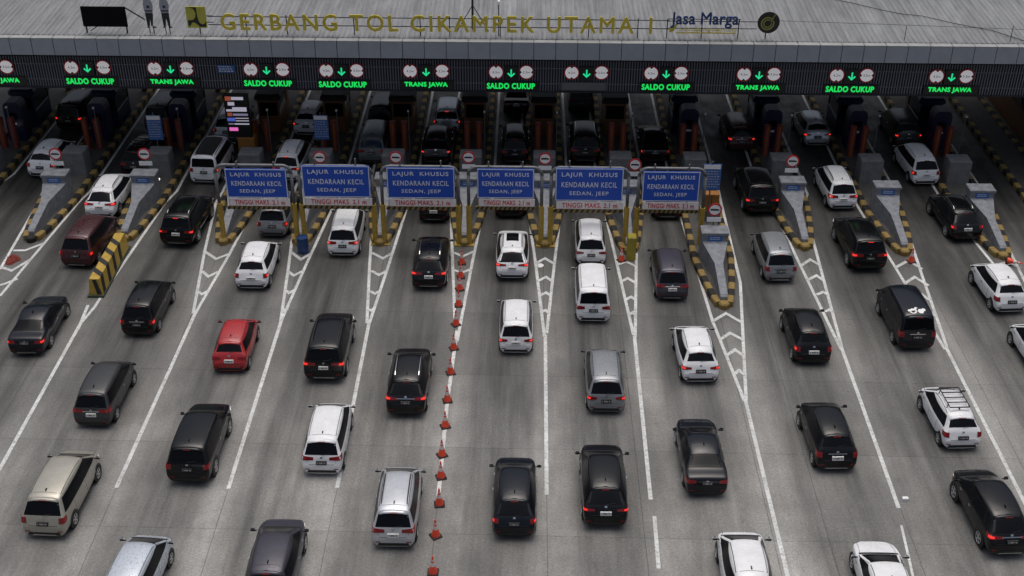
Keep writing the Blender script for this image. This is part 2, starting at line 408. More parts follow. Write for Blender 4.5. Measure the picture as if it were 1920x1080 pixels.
CHEV = [[(25,470),(47,470),(84,456)], [(0,535),(8,533),(33,523)], [(5,502),(22,508),(57,487)],
        [(384,472),(405,486),(431,476)], [(379,509),(391,519),(409,510)], [(371,547),(379,552),(390,546)],
        [(546,473),(564,487),(583,476)], [(541,510),(551,517),(569,508)], [(536,545),(542,550),(554,543)], [(529,580),(534,582),(540,579)],
        [(697,474),(718,485),(737,474)], [(696,508),(711,516),(727,507)], [(693,546),(703,551),(714,545)], [(690,580),(697,583),(702,578)],
        [(851,474),(868,481),(888,472)], [(851,507),(867,511),(881,506)], [(852,572),(860,575),(866,571)],
        [(1003,495),(1022,485),(1039,495)], [(1009,527),(1024,520),(1036,528)], [(1013,554),(1024,549),(1033,555)], [(1017,585),(1023,582),(1029,587)],
        [(1157,497),(1174,491),(1193,500)], [(1166,528),(1177,522),(1192,531)], [(1174,562),(1183,557),(1191,562)], [(1181,590),(1187,586),(1191,591)],
        [(1336,603),(1361,588),(1391,605)], [(1350,637),(1369,625),(1392,637)], [(1361,668),(1378,656),(1395,668)], [(1375,703),(1386,695),(1397,704)], 
        [(1500,500),(1519,487),(1538,498)], [(1515,525),(1531,517),(1545,527)], [(1531,553),(1543,548),(1554,554)], [(1547,585),(1555,581),(1562,586)],
        [(1679,502),(1703,489),(1729,505)], [(1696,532),(1715,520),(1741,536)], [(1712,562),(1726,551),(1743,563)], [(1731,592),(1742,584),(1755,594)],
        [(1865,498),(1890,492),(1912,504)]]
for c in CHEV: strip(c, .18, .019, name='gore_chevron')

# ------------------------------------------------------------------ toll islands with everything on them
def fx(t): # half width of an island t metres behind its nose
    pts = [(0, .16), (.42, .34), (1.95, .62), (4.7, .96), (40, .96)]
    for (a, b), (c, d) in zip(pts, pts[1:]):
        if t <= c: return b+(d-b)*(t-a)/(c-a)
    return .96
YEND = 80.9
WHERE = ['cut off by left edge', 'behind the red cloth', 'behind the long hazard barrier', 'at the leftmost gantry', 'with the blue drum',
         'between second and third gantries', 'at the cone row head', 'between fourth and fifth gantries', 'with the yellow box', 'nearest the camera',
         'right of the nearest one', 'with the upright faded cone', 'with the toppled cone', 'along the right edge']
def make_island(i):
    X, Y0 = IX[i], IY[i]
    t0 = thing('toll_island', 'concrete toll island with striped kerb, '+WHERE[i], 'traffic island', (X, Y0, 0), 0, 'toll islands')
    Ln = YEND-Y0
    ts = [.15, .42, 1.95, 4.7] + [Ln]
    mb = MB(); ringL = [(-fx(t)+.12, t+.1) for t in ts]; ringR = [(fx(t)-.12, t+.1) for t in reversed(ts)]
    poly = ringL+ringR
    mb.prism(poly, (0, 0, -.02), (1, 0, 0), (0, 1, 0), .18)
    mb.build('slab', SLAB, t0)
    kb = MB()
    for s in (-1, 1):
        t = .25; k = 0
        while t < Ln:
            l = .62; t2 = min(t+l, Ln)
            a = Vector((s*fx(t), t, 0)); b = Vector((s*fx(t2), t2, 0)); d = (b-a).normalized(); n = Vector((-d.y, d.x, 0))*s
            wdt = .17; zt = .30
            def rg(p): return [p+n*wdt, p+n*wdt+Vector((0, 0, zt-.05)), p+n*(wdt-.05)+Vector((0, 0, zt)), p-n*(wdt-.05)+Vector((0, 0, zt)), p-n*wdt+Vector((0, 0, zt-.05)), p-n*wdt]
            kb.loft([rg(a), rg(b)], k % 2)
            t = t2; k += 1
    kb.lathe([(.27, 0), (.27, .24), (.20, .31)], (0, .20, 0), n=10, mi=1 if i in (1,) else 0)
    kb.build('kerb', [YELK, BLKK], t0)
    return t0
def crash_head(i):
    X, Y0 = IX[i], IY[i]
    c = thing('crash_cushion', 'pale tapering concrete crash head on the island '+WHERE[i], 'crash head', (X, Y0, .16), 0, 'crash heads on the toll islands'); c.scale = (1, .93, 1.05)
    mb = MB()
    def sec(t, hw, z, top=None):
        top = hw if top is None else top
        return [(-hw, t, 0), (hw, t, 0), (top, t, z), (-top, t, z)]
    mb.loft([sec(.42, .16, .30), sec(.55, .19, .40), sec(1.8, .20, .60), sec(3.0, .22, .80), sec(4.75, .62, 1.02), sec(4.95, .65, 1.05)])
    mb.loft([sec(4.951, .66, 1.38), sec(5.8, .66, 1.38)])
    mb.build('crash_wall', CONC, c)
    cp = MB(); cp.bevbox((0, 5.37, 1.45), (1.44, .96, .14), .025); cp.build('cap', CONC, c)
    pl = MB(); pl.box((0, 4.93, 1.20), (.74, .03, .30), 0)
    plo = pl.build('plate', BLUE2, c)
    ln = MB()
    for r in range(2):
        x = -.26
        while x < .22:
            l = random.uniform(.04, .10); ln.box((x+l/2, 4.912, 1.27-.10*r), (l, .006, .03)); x += l+.03
    ln.build('plate_marks', WHTX, plo)
    return c
def round_sign(i, dx=0., ty=5.6, zc=2.45, plate=True, grp='round black bar signs on the islands'):
    X, Y0 = IX[i], IY[i]
    r = thing('round_sign', 'round white sign with black bar on the island '+WHERE[i], 'traffic sign', (X+dx, Y0+ty, .16), 0, grp)
    p = MB(); p.tube([(0, 0, 0), (0, 0, zc+.2)], .035); p.build('pole', GALV, r)
    d = MB(); d.lathe([(.37, .0), (.37, .03)], (0, -.05, zc), 'y', 24, 0); d.lathe([(.285, .031), (.285, .036)], (0, -.05, zc), 'y', 24, 1)
    poly = [(-.23, -.045), (.23, -.045), (.23, .03), (.15, .03), (.13, .06), (-.20, .06), (-.23, .03)]
    d.prism(poly, (0, -.0885, zc), (1, 0, 0), (0, 0, 1), .004, 2)
    d.build('disc', [REDS, WHITE, BLK], r)
    if plate:
        q = MB(); q.box((0, -.06, zc-.58), (.74, .02, .26)); q.build('plate', WHITE, r)
    return r
def rear_block(i):
    X, Y0 = IX[i], IY[i]
    b = MB(); b.bevbox((0, 0, .72), (1.30, 1.1, 1.44), .04)
    o = b.build('concrete_block', CONC2); o.location = (X, 65.3, .16)
    tag(o, 'grey concrete block on the island '+WHERE[i], 'concrete block', 'grey blocks under the canopy front')
def bollards(i):
    X = IX[i]
    for k, s in enumerate((-1, 1)):
        b = MB(); b.bevbox((0, 0, 1.0), (.34, .34, 2.0), .03); b.box((0, -.174, 1.0), (.06, .012, 1.8), 1)
        o = b.build('bollard', [RUST, ORNG]); o.location = (X+s*.36, 68.5, .16)
        tag(o, 'red-brown guard post, %s of the pair on the island %s' % ('left' if s < 0 else 'right', WHERE[i]), 'guard post', 'red guard posts before the booths')
    p = MB(); p.tube([(0, 0, 0), (0, 0, 3.1)], .03, 6); p.box((0, -.05, 3.12), (.10, .16, .08), 1)
    o = p.build('camera_pole', [GALV, WHITE]); o.location = (X+.74, 67.5, .16)
    tag(o, 'thin grey camera pole on the island '+WHERE[i], 'pole', 'thin poles on the islands')
def booth(i, kind):
    X = IX[i]
    body, y = (NAVYP, 72.8) if kind == 'navy' else (BRWN, 72.4)
    nm = 'dark navy' if kind == 'navy' else 'brown'
    b = thing('toll_booth', nm+' toll booth on the island '+WHERE[i], 'toll booth', (X, y, .16), 0, 'toll booths')
    m = MB(); wd, ln, h = (1.35, 2.6, 2.6)
    m.bevbox((0, 0, .55), (wd, ln, 1.1), .05); 
    for sx in (-1, 1):
        for sy in (-1, 1): m.box((sx*(wd/2-.06), sy*(ln/2-.06), 1.55), (.12, .12, .9))
    m.box((0, 0, 2.1), (wd, ln, .2)); m.build('wall', body, b)
    r = MB(); r.bevbox((0, 0, 2.38), (wd+.3, ln+.3, .36), .14); r.build('roof', body if kind == 'navy' else DARK, b)
    gl = MB(); gl.box((0, -ln/2+.05, 1.55), (wd-.24, .02, .9)); gl.build('window', GLASS, b)
    for s in (-1, 1):
        gl = MB(); gl.box((s*(wd/2-.05), 0, 1.55), (.02, ln-.24, .9)); gl.build('window', GLASS, b)
    d = MB(); d.box((0, ln/2+.012, 1.0), (.7, .02, 1.9)); d.build('door', DARK, b)
def machine(i, lamp=True):
    X = IX[i]
    b = thing('payment_machine', 'navy payment machine with rounded top on the island '+WHERE[i], 'payment machine', (X+.12, 69.9, .16), 0, 'navy payment machines')
    m = MB(); prof = [(-.55, 0), (.55, 0), (.55, 2.15), (.48, 2.42), (.3, 2.55), (-.3, 2.55), (-.48, 2.42), (-.55, 2.15)]
    m.prism(prof, (0, .5, 0), (1, 0, 0), (0, 0, 1), .95); m.build('cabinet', NAVYP, b)
    s = MB(); s.box((.0, -.46, 1.15), (.30, .03, .14)); s.build('slot', WHITE if lamp else DARK, b)
    s = MB(); s.box((0, -.46, 1.65), (.5, .03, .4)); s.build('screen', GLASS, b)
def column(i):
    X = IX[i]
    b = thing('canopy_column', 'square orange canopy column on the island '+WHERE[i], 'column', (X+.05, 74.9, .16), 0, 'canopy columns')
    m = MB(); m.bevbox((0, 0, 1.6), (.82, .82, 3.2), .05); m.build('casing', ORNG, b)
    m = MB(); m.box((0, 0, 5.5), (.55, .55, 4.6)); m.build('shaft', DARK, b)
for i in range(14):
    make_island(i)
    if i == 13: continue
    if i == 0: bollards(i); booth(i, 'navy'); machine(i); rear_block(i); continue
    crash_head(i); rear_block(i); bollards(i)
    if i in (1, 2, 6, 7, 9, 10): round_sign(i)
    if i in (4, 5): round_sign(i, .45)
    if i == 8: round_sign(i, .55)
    wide = i in (1, 2, 9, 10, 11, 12)
    booth(i, 'navy' if wide else 'brown')
    if wide: machine(i, i != 1)
    if i in (3, 6, 9, 12): column(i)
for px, py, z, nm in ((27, 243, 1.1, 'at the far left island'), (320, 288, .9, 'beside the second island from left, upper one'), (297, 336, .9, 'beside the second island from left, lower one')):
    p = P(px, py, z); m = MB(); m.tube([(0, 0, 0), (0, 0, z-.1)], .04, 6, 1); m.lathe([(.05, 0), (.09, .04), (.09, .12), (.04, .16)], (0, 0, z-.08), n=10, mi=0)
    o = m.build('marker_lamp', [LAMPW, DARK]); o.location = (p.x, p.y, 0); tag(o, 'small bright white lamp on a short post '+nm, 'lamp', 'small lit lamps by the islands')

# long yellow hazard barrier
a, b_ = P(208, 466), P(181, 556); a = P(230, 466); d = (a-b_); Ln = d.length; ang = math.atan2(d.y, d.x)-math.pi/2
hb = thing('hazard_barrier', 'long yellow barrier with black diagonal stripes standing before the toll island', 'barrier', (b_.x, b_.y, 0), ang)
m = MB(); m.loft([[(-.35, 0, .1), (.35, 0, .1), (.25, .1, .95), (-.25, .1, .95)], [(-.35, Ln, .1), (.35, Ln, .1), (.25, Ln, .95), (-.25, Ln, .95)]]); 
m.build('body', YEL, hb)
m = MB(); m.box((0, Ln/2, .05), (.82, Ln+.25, .10)); m.build('base', mat('dark_green_base', (.03, .05, .035), .8), hb)
m = MB(); k = .35
while k < Ln-.6:
    for zz in (0,):
        m.add([(-.254, k+.50, .956), (-.254, k+.90, .956), (.254, k+.40, .956), (.254, k, .956)], [(0, 1, 2, 3)])
        m.add([(.259, k, .95), (.259, k+.40, .95), (.354, k+.18, .12), (.354, k-.22, .12)], [(0, 1, 2, 3)])
        m.add([(-.259, k+.50, .95), (-.259, k+.90, .95), (-.354, k+1.12, .12), (-.354, k+.72, .12)], [(0, 1, 2, 3)])
    k += 1.02
m.add([(-.10, .088, .93), (.10, .088, .93), (.30, -.004, .14), (.06, -.004, .14)], [(0, 1, 2, 3)])
m.build('stripes', BLK, hb)

# ------------------------------------------------------------------ height gantries over the car lanes
GY = 57.3
GAN = [(418, 557, 424, 538, 317, 371), (571, 704, 567, 693, 311, 370), (721, 861, 726, 852, 315, 372), (880, 1014, 895, 1001, 317, 372), (1031, 1171, 1042, 1168, 316, 377), (1190, 1310, 1205, 1311, 322, 378)]
GN = ['leftmost of the six', 'second of the six, above a white car', 'third of the six, left of the cone row', 'fourth of the six, right of the cone row', 'fifth of the six, above two white cars', 'rightmost of the six, beside the pole sign']
for i, (xl, xr, bl, br, bt, bb) in enumerate(GAN):
    A = PY(xl, 458, GY); B = PY(xr, 458, GY)
    yb = 452
    XL, XR = P(xl, yb, .2).x, P(xr, yb, .2).x
    top = PY((xl+xr)/2, 310+i*1.2, GY).z
    g = thing('height_gantry', 'height gantry with blue lane board, '+GN[i], 'height gantry', ((XL+XR)/2, GY, 0), 0, 'height limit gantries')
    hw = (XR-XL)/2
    for s in (-1, 1):
        m = MB(); m.tube([(s*hw, 0, 2.35), (s*hw, 0, top-.45)], .088, 12); po = m.build('post', GALV, g, True)
        m = MB(); m.tube([(s*hw, 0, 0), (s*hw, 0, 2.36)], .14, 12); m.box((s*hw, 0, .03), (.5, .5, .06)); m.build('yellow_sleeve', YEL, po)
    pts = [(-hw, 0, top-.45)]
    for k in range(1, 7): a = k/6*math.pi/2; pts.append((-hw+.45*(1-math.cos(a)), 0, top-.45+.45*math.sin(a)))
    pts2 = [(-x, y, z) for x, y, z in reversed(pts)]
    m = MB(); m.tube(pts+pts2, .088, 12); m.build('top_beam', GALV, g, True)
    c = PY((bl+br)/2, (bt+bb)/2, GY-.2); wd = PY(br, bb, GY-.2).x-PY(bl, bb, GY-.2).x; hgt = PY(bl, bt, GY-.2).z-PY(bl, bb, GY-.2).z
    ox = c.x-(XL+XR)/2
    m = MB(); m.box((ox, -.18, c.z), (wd, .05, hgt), 0)
    for sx, sy, dx, dz in ((0, hgt/2-.035, wd-.02, .04), (0, -hgt/2+.035, wd-.02, .04), (wd/2-.035, 0, .04, hgt-.12), (-wd/2+.035, 0, .04, hgt-.12)):
        m.box((ox+sx, -.208, c.z+sy), (dx, .01, dz), 1)
    for k in (-.3, .3): m.box((ox+k*wd, -.10, c.z+.1), (.07, .10, hgt+.55), 2)
    bo = m.build('sign_board', [BLUE, WHTX, GALV], g)
    for txt, fz, fw, th in (('LAJUR  KHUSUS', .29, .82, .30), ('KENDARAAN KECIL', 0., .82, .29), ('SEDAN, JEEP', -.28, .58, .27)):
        o = obj('lettering', text_mesh(txt, WHTX, th*hgt/1.85, wd*fw, .012, .012, 1.16), bo, (ox, -.206, c.z+fz*hgt))
    z2 = c.z-hgt/2-.27
    m = MB(); m.box((ox+.06, -.17, z2), (wd-.02, .04, .42), 0); so_ = m.build('height_strip', PINK, g)
    obj('lettering', text_mesh('TINGGI MAKS. 2.1 m', REDS, .27, wd*.82, .012, .02, 1.1), so_, (ox+.06, -.192, z2))
    m = MB(); z3 = z2-.325; x0, x1 = ox-wd/2-.1, ox+wd/2+.1; n = 13; st = (x1-x0)/n
    m.box(((x0+x1)/2, -.16, z3), (x1-x0, .08, .19), 0)
    for k in range(n): m.add([(x0+k*st, -.2045, z3-.095), (x0+(k+.5)*st, -.2045, z3-.095), (x0+(k+.85)*st, -.2045, z3+.095), (x0+(k+.35)*st, -.2045, z3+.095)], [(0, 1, 2, 3)], 1)
    for sx in (x0+.15, x1-.15): m.box((sx, -.12, z3+.25), (.04, .04, .4), 0)
    m.box((ox, -.10, (z3+c.z)/2), (.06, .06, c.z-z3), 0)
    m.build('striped_bar', [YELK, BLK], g)

# ------------------------------------------------------------------ toll canopy
LY, FY = 64.6, 64.0
zb0 = PY(960, 170, LY).z; zb1 = PY(960, 113, LY).z
zf0 = PY(960, 111, FY).z; zf1 = PY(960, 81, FY).z
XA, XB = -42., 42.
RY1 = 81.5
can = thing('toll_canopy', 'long grey metal canopy roof over the toll lanes with panelled fascia', 'toll canopy', (0, FY, 0))
def local(mb): 
    mb.v = [(x, y-FY, z) for x, y, z in mb.v]; return mb
m = MB()
lip = zf1+.06; rise = math.tan(R(3.0))
xs = []; x = XA
prof = [(0, 0), (.17, 0), (.20, .026), (.25, .026), (.28, 0)]
while x < XB:
    for dx, dz in prof[:-1]: xs.append((x+dx, dz))
    x += .28
nn = len(xs); Y0_, Y1_ = FY+.42, RY1
vs = [(x, Y0_, lip+dz+.02) for x, dz in xs] + [(x, Y1_, lip+dz+.02+(Y1_-Y0_)*rise) for x, dz in xs]
m.add(vs, [(i, i+1, nn+i+1, nn+i) for i in range(nn-1)])
def roof_material():
    mm = mat('weathered_roof_sheet', (.235, .232, .225), .62, .15)
    n = mm.node_tree; b = n.nodes['Principled BSDF']; L = n.links.new
    tc = n.nodes.new('ShaderNodeTexCoord')
    outs = []
    for sc, sv, det in ((1.0, (2.6, .09, 1), 6), (.35, (1, .5, 1), 5), (3., (1.2, .22, 1), 5)):
        mp = n.nodes.new('ShaderNodeMapping'); mp.inputs['Scale'].default_value = sv; L(tc.outputs['Object'], mp.inputs[0])
        t = n.nodes.new('ShaderNodeTexNoise'); t.inputs['Scale'].default_value = sc; t.inputs['Detail'].default_value = det; t.inputs['Roughness'].default_value = .7
        L(mp.outputs[0], t.inputs['Vector']); outs.append(t.outputs['Fac'])
    def ma(op, a, b_):
        x = n.nodes.new('ShaderNodeMath'); x.operation = op
        for i, v in enumerate((a, b_)):
            if isinstance(v, (int, float)): x.inputs[i].default_value = v
            else: L(v, x.inputs[i])
        return x.outputs[0]
    v = ma('ADD', ma('ADD', ma('MULTIPLY', outs[0], 1.3), ma('MULTIPLY', outs[1], .8)), ma('MULTIPLY', outs[2], .8))
    sc = n.nodes.new('ShaderNodeVectorMath'); sc.operation = 'SCALE'; sc.inputs[0].default_value = (.232, .240, .247)
    L(ma('SUBTRACT', v, .48), sc.inputs['Scale']); L(sc.outputs[0], b.inputs['Base Color'])
    return mm
local(m).build('roof_sheet', roof_material(), can)
m = MB(); m.add([(XA, Y0_, lip-.25), (XB, Y0_, lip-.25), (XB, Y1_, lip-.25+(Y1_-Y0_)*rise), (XA, Y1_, lip-.25+(Y1_-Y0_)*rise)], [(0, 1, 2, 3)])
m.box(((XA+XB)/2, Y1_-.1, lip+.4), (XB-XA, .2, 1.6))
y = FY+2.5
while y < RY1-1: m.box(((XA+XB)/2, y, lip-.55), (XB-XA, .18, .5)); y += 2.6
local(m).build('soffit', DARK, can)
m = MB(); pw = 1.2; x = XA+.35; k = 0
while x < XB:
    m.box((x+pw/2, FY, (zf0+zf1)/2), (pw-.035, .06, zf1-zf0), 0)
    m.box((x+pw/2, FY+.21, zf1+.035), (pw-.035, .48, .05), 1)
    x += pw
m.box(((XA+XB)/2, FY+.06, (zf0+zf1)/2), (XB-XA, .05, zf1-zf0-.03), 2)
m.box(((XA+XB)/2, FY+.22, zf1-.01), (XB-XA, .36, .03), 2)
local(m).build('fascia_panels', [mat('grey_fascia_panel', (.30, .33, .375), .55, 0., var=.10, vscale=1.2), mat('pale_gutter_flange', (.36, .365, .36), .6, .1, var=.15, vscale=2), DARK], can)
m = MB(); m.box(((XA+XB)/2, LY+.1, (zb0+zf0-.004)/2), (XB-XA, .05, zf0-.004-zb0), 0)
m.box(((XA+XB)/2, (FY+LY)/2+.1, zf0+.02), (XB-XA, LY-FY+.15, .04), 0)
m.box(((XA+XB)/2, LY+.02, zb0-.03), (XB-XA, .14, .10), 0)
for z in (zb1-.45, zb0+.45): m.box(((XA+XB)/2, LY-.035, z), (XB-XA, .02, .035), 1)
x = XA
while x < XB: m.box((x, LY+.02, (zb0+zb1)/2), (.055, .09, zb1-zb0-.04), 1); x += .150
local(m).build('louvre_screen', [mat('navy_backing', (.010, .012, .022), .6), mat('grey_louvre_slat', (.15, .16, .19), .5, .2)], can)

# lane signs on the louvre screen
LANES = [(-18, 12, -3, 125, 'TRANS JAWA'), (134, 194, 170, 126, 'SALDO CUKUP'), (290, 350, 323, 128, 'TRANS JAWA'), (470, 530, 503, 130, 'SALDO CUKUP'), (612, 669, 643, 132, 'SALDO CUKUP'), (769, 829, 799, 133, 'TRANS JAWA'),
         (930, 987, 958, 135, 'SALDO CUKUP'), (1072, 1128, 1094, 136, None), (1221, 1277, 1248, 137, 'SALDO CUKUP'), (1395, 1451, 1420, 139, 'TRANS JAWA'), (1569, 1625, 1593, 141, 'SALDO CUKUP'), (1756, 1812, 1780, 143, 'TRANS JAWA')]
def notch_sign(p, vert, txt, label):
    s = thing('limit_sign', label, 'traffic sign', (p.x, LY-.07, p.z), 0, 'round limit signs above the lanes')
    m = MB(); m.lathe([(.43, 0), (.43, .03)], (0, 0, 0), 'y', 28, 0); m.lathe([(.365, .0305), (.365, .036)], (0, 0, 0), 'y', 28, 1)
    for sg in (-1, 1):
        tri = [(-.12, sg*.375), (.12, sg*.375), (0, sg*.25)] if vert else [(sg*.375, -.12), (sg*.375, .12), (sg*.25, 0)]
        m.prism(tri, (0, -.037, 0), (1, 0, 0), (0, 0, 1), .005, 2)
    do = m.build('disc', [REDS, BACKLIT, BLK], s)
    obj('lettering', text_mesh(txt, PMARKB, .14, .40, .004, 0.), do, (0, -.037, 0))
for i, (xl, xr, xt, yy, txt) in enumerate(LANES):
    nth = ('leftmost lane' if i == 0 else 'rightmost lane' if i == 11 else ORD[i]+' lane from the left')
    if i: notch_sign(PY(xl, yy, LY-.07), True, '4.2m', 'round 4.2 m height limit sign above the '+nth)
    notch_sign(PY(xr, yy, LY-.07), False, '2.5m' if 3 <= i <= 8 else '3.5m', 'round width limit sign with side notches above the '+nth)
    if i:
        p = PY((xl+xr)/2, yy+2, LY-.06)
        a = thing('arrow_display', 'display with lit green down arrow above the '+nth, 'lane signal', (p.x, LY-.06, p.z), 0, 'green arrow signals')
        m = MB(); m.box((0, 0, 0), (.74, .10, .84)); m.build('housing', BOXD, a)
        m = MB(); m.prism([(-.04, .24), (-.04, -.08), (-.16, .04), (-.22, -.02), (0, -.23), (.22, -.02), (.16, .04), (.04, -.08), (.04, .24)], (0, -.052, 0), (1, 0, 0), (0, 0, 1), .01)
        m.build('arrow', LEDA, a)
    p = PY(xt, yy+25.5, LY-.06)
    if txt:
        a = thing('text_display', 'display with green words %s above the %s' % (txt, nth), 'text display', (p.x, LY-.06, p.z), 0, 'green text displays')
        m = MB(); m.box((.06, 0, 0), (3.05, .12, .50)); m.build('housing', BOXD, a)
        obj('lettering', text_mesh(txt, LEDG, .32, 2.66 if txt[0] == 'S' else 2.40, .012, .06, 1.1), a, (0, -.062, 0))
    else:
        m = MB(); m.bevbox((0, 0, 0), (2.6, .14, .46), .04); m.box((0, -.075, 0), (2.4, .012, .34), 1)
        o = m.build('text_display', [mat('grey_housing', (.09, .09, .095), .5), mat('dead_display_face', (.12, .12, .125), .4)]); o.location = (p.x, LY-.08, p.z)
        tag(o, 'unlit grey text display above the '+nth, 'text display')
p = PY(424, 129, LY-.07)
a = thing('blue_plate', 'small blue sign with white marks on the dark louvre screen', 'sign', (p.x, LY-.07, p.z))
m = MB(); m.box((0, 0, 0), (.95, .04, .45)); m.build('plate', BLUE2, a)
m = MB()
for r in range(3):
    x = -.4
    while x < .32: l = random.uniform(.06, .16); m.box((x+l/2, -.023, .13-.13*r), (l, .006, .05)); x += l+.05
m.build('plate_marks', WHTX, a)

# ------------------------------------------------------------------ signs standing on the roof
SY = 64.7
def S_(x, y): return PY(x, y, SY)
def roofz(Y): return lip+.03+(Y-Y0_)*rise
A, B = S_(415, 40), S_(1222, 46)
sg = thing('roof_letters', 'large gold letters on two rails along the canopy roof edge', 'letter sign', ((A.x+B.x)/2, SY, roofz(SY)))
cx, cz = (A.x+B.x)/2, roofz(SY); midz = (A.z+B.z)/2-cz
slope = 0
tx = text_mesh('GERBANG TOL CIKAMPEK UTAMA 1', GOLD, .90, B.x-A.x, .10, .024, 1.25)
obj('lettering', tx, sg, (0, -.06, midz))
e0, e1 = S_(390, 40).x-cx, S_(1255, 46).x-cx
for dz in (-.22, .25):
    m = MB(); m.box(((e0+e1)/2, .02, midz+dz), (e1-e0, .04, .04)); m.build('rail', DARK, sg)
for px in (462, 538, 664, 788, 843, 938, 1104, 1196):
    x = S_(px, 55).x-cx; m = MB(); m.box((x, .05, (midz+.35)/2), (.05, .05, midz+.35)); m.build('post', DARK, sg)
# company name sign
A, B = S_(1256, 36), S_(1386, 40); cx = (A.x+B.x)/2
js = thing('roof_name_sign', 'navy script name above a thin gold line on roof rails', 'letter sign', (cx, SY, cz))
obj('lettering', text_mesh('Jasa Marga', NAVYT, .88, B.x-A.x-.1, .10, .012), js, (0, -.05, S_(1320, 37).z-cz))
q = S_(1325, 57).z-cz
obj('lettering', text_mesh('Indonesia Highway Corp', GOLD, .24, 3.1, .06, 0.), js, (.22, -.05, q+.04))
m = MB(); m.box((.15, 0, q-.14), (3.3, .05, .06)); m.build('gold_line', GOLD, js)
m = MB(); m.prism([(0, 0), (.22, .1), (.42, .5), (.30, .5), (.14, .24), (-.06, .2)], (-1.86, -.03, q-.12), (1, 0, 0), (0, 0, 1), .06); m.build('gold_emblem', GOLD, js)
for z, x0, x1 in ((q+.62, -2.0, 2.0), (q+.1, -2.0, 2.9), (q+.5, -2.0, 2.9)):
    m = MB(); m.box(((x0+x1)/2, .03, z), (x1-x0, .035, .035)); m.build('rail', DARK, js)
for x in (-2., -.1, 1.9): m = MB(); m.box((x, .05, (q+.6)/2), (.05, .05, q+.6)); m.build('post', DARK, js)
# round emblem
c = S_(1441, 42)
rl = thing('round_emblem', 'black disc with gold looped emblem on a post on the roof', 'emblem sign', (c.x, SY, cz)); zc = c.z-cz
m = MB(); m.lathe([(.60, 0), (.60, .06)], (0, 0, zc), 'y', 32); m.build('disc', BLK, rl)
m = MB()
def arc(r0, r1, a0, a1, ox, oz, n=18):
    for k in range(n):
        t0, t1 = R(a0+(a1-a0)*k/n), R(a0+(a1-a0)*(k+1)/n)
        m.prism([(r0*math.cos(t0), r0*math.sin(t0)), (r1*math.cos(t0), r1*math.sin(t0)), (r1*math.cos(t1), r1*math.sin(t1)), (r0*math.cos(t1), r0*math.sin(t1))], (ox, -.075, oz), (1, 0, 0), (0, 0, 1), .012)
arc(.30, .37, 50, 385, -.06, zc-.04); arc(.18, .235, 60, 370, -.06, zc-.04); arc(.62, .68, 150, 176, .78, zc+.0, 6); arc(.50, .56, 140, 180, .72, zc+.12, 6)
m.build('emblem', mat('dull_gold', (.30, .28, .07), .5), rl)
m = MB(); m.box((-.08, .05, zc/2), (.05, .05, zc)); m.build('post', DARK, rl)
# square ministry-like emblem board
A, B = S_(347, 12), S_(389, 52); wd, hg = B.x-A.x, A.z-B.z
sq = thing('square_emblem', 'olive yellow square board with black curved emblem on the roof', 'emblem sign', ((A.x+B.x)/2, SY, cz)); z0 = B.z-cz
m = MB(); m.box((0, 0, z0+hg/2), (wd, .08, hg), 0); bo = m.build('board', OLIVE, sq)
m = MB(); sx, sz = wd, hg
def bp(poly): m.prism([(-wd/2+a_*wd, z0+b2*hg) for a_, b2 in poly], (0, -.046, 0), (1, 0, 0), (0, 0, 1), .006)
q = [(.16, .98), (.42, .90), (.50, .72), (.48, .52), (.38, .38), (.18, .34), (.06, .36)]
out = [(.60, .34), (.56, .55), (.55, .98)]
bp([(.16, .985), (.55, .985), (.56, .55), (.47, .55), (.49, .72), (.40, .90)])
bp([(.06, .36), (.30, .37), (.42, .45), (.47, .55), (.56, .55), (.60, .34), (.66, .24), (.60, .10), (.48, .20), (.36, .27), (.24, .24), (.16, .10), (.06, .10)])
bp([(.60, .10), (.66, .24), (.78, .17), (.88, .20), (.96, .32), (.96, .06), (.60, .06)])
m.build('emblem', BLK, bo)
m = MB(); m.box((.1, .07, z0/2), (.05, .05, z0)); m.build('post', DARK, sq)
for z in (z0+.25*hg, z0+.55*hg): m = MB(); m.box((wd/2+.15, .05, z), (.4, .04, .04)); m.build('rail', DARK, sq)
# back of a billboard
A, B = S_(150, 12), S_(240, 50); wd, hg = B.x-A.x-.0, A.z-B.z
bb = thing('billboard', 'black blank billboard on legs standing on the canopy roof', 'billboard', ((A.x+B.x)/2, SY, cz)); z0 = B.z-cz
m = MB(); m.box((0, 0, z0+hg/2), (wd, .08, hg)); m.build('panel', mat('black_board', (.005, .005, .006), .8, spec=.1), bb)
for x in (-wd/2+.12, wd/2-.1): m = MB(); m.box((x, .06, z0/2+.1), (.07, .07, z0+.2)); m.build('leg', DARK, bb)
m = MB(); m.tube([(wd/2-.05, .06, z0+hg-.05), (wd/2+.55, 1.3, .35)], .04, 6); m.build('brace', DARK, bb)
m = MB(); m.tube([(-wd/2+.3, .06, .1), (-wd/2+.75, .06, z0)], .025, 6); m.build('brace', DARK, bb)
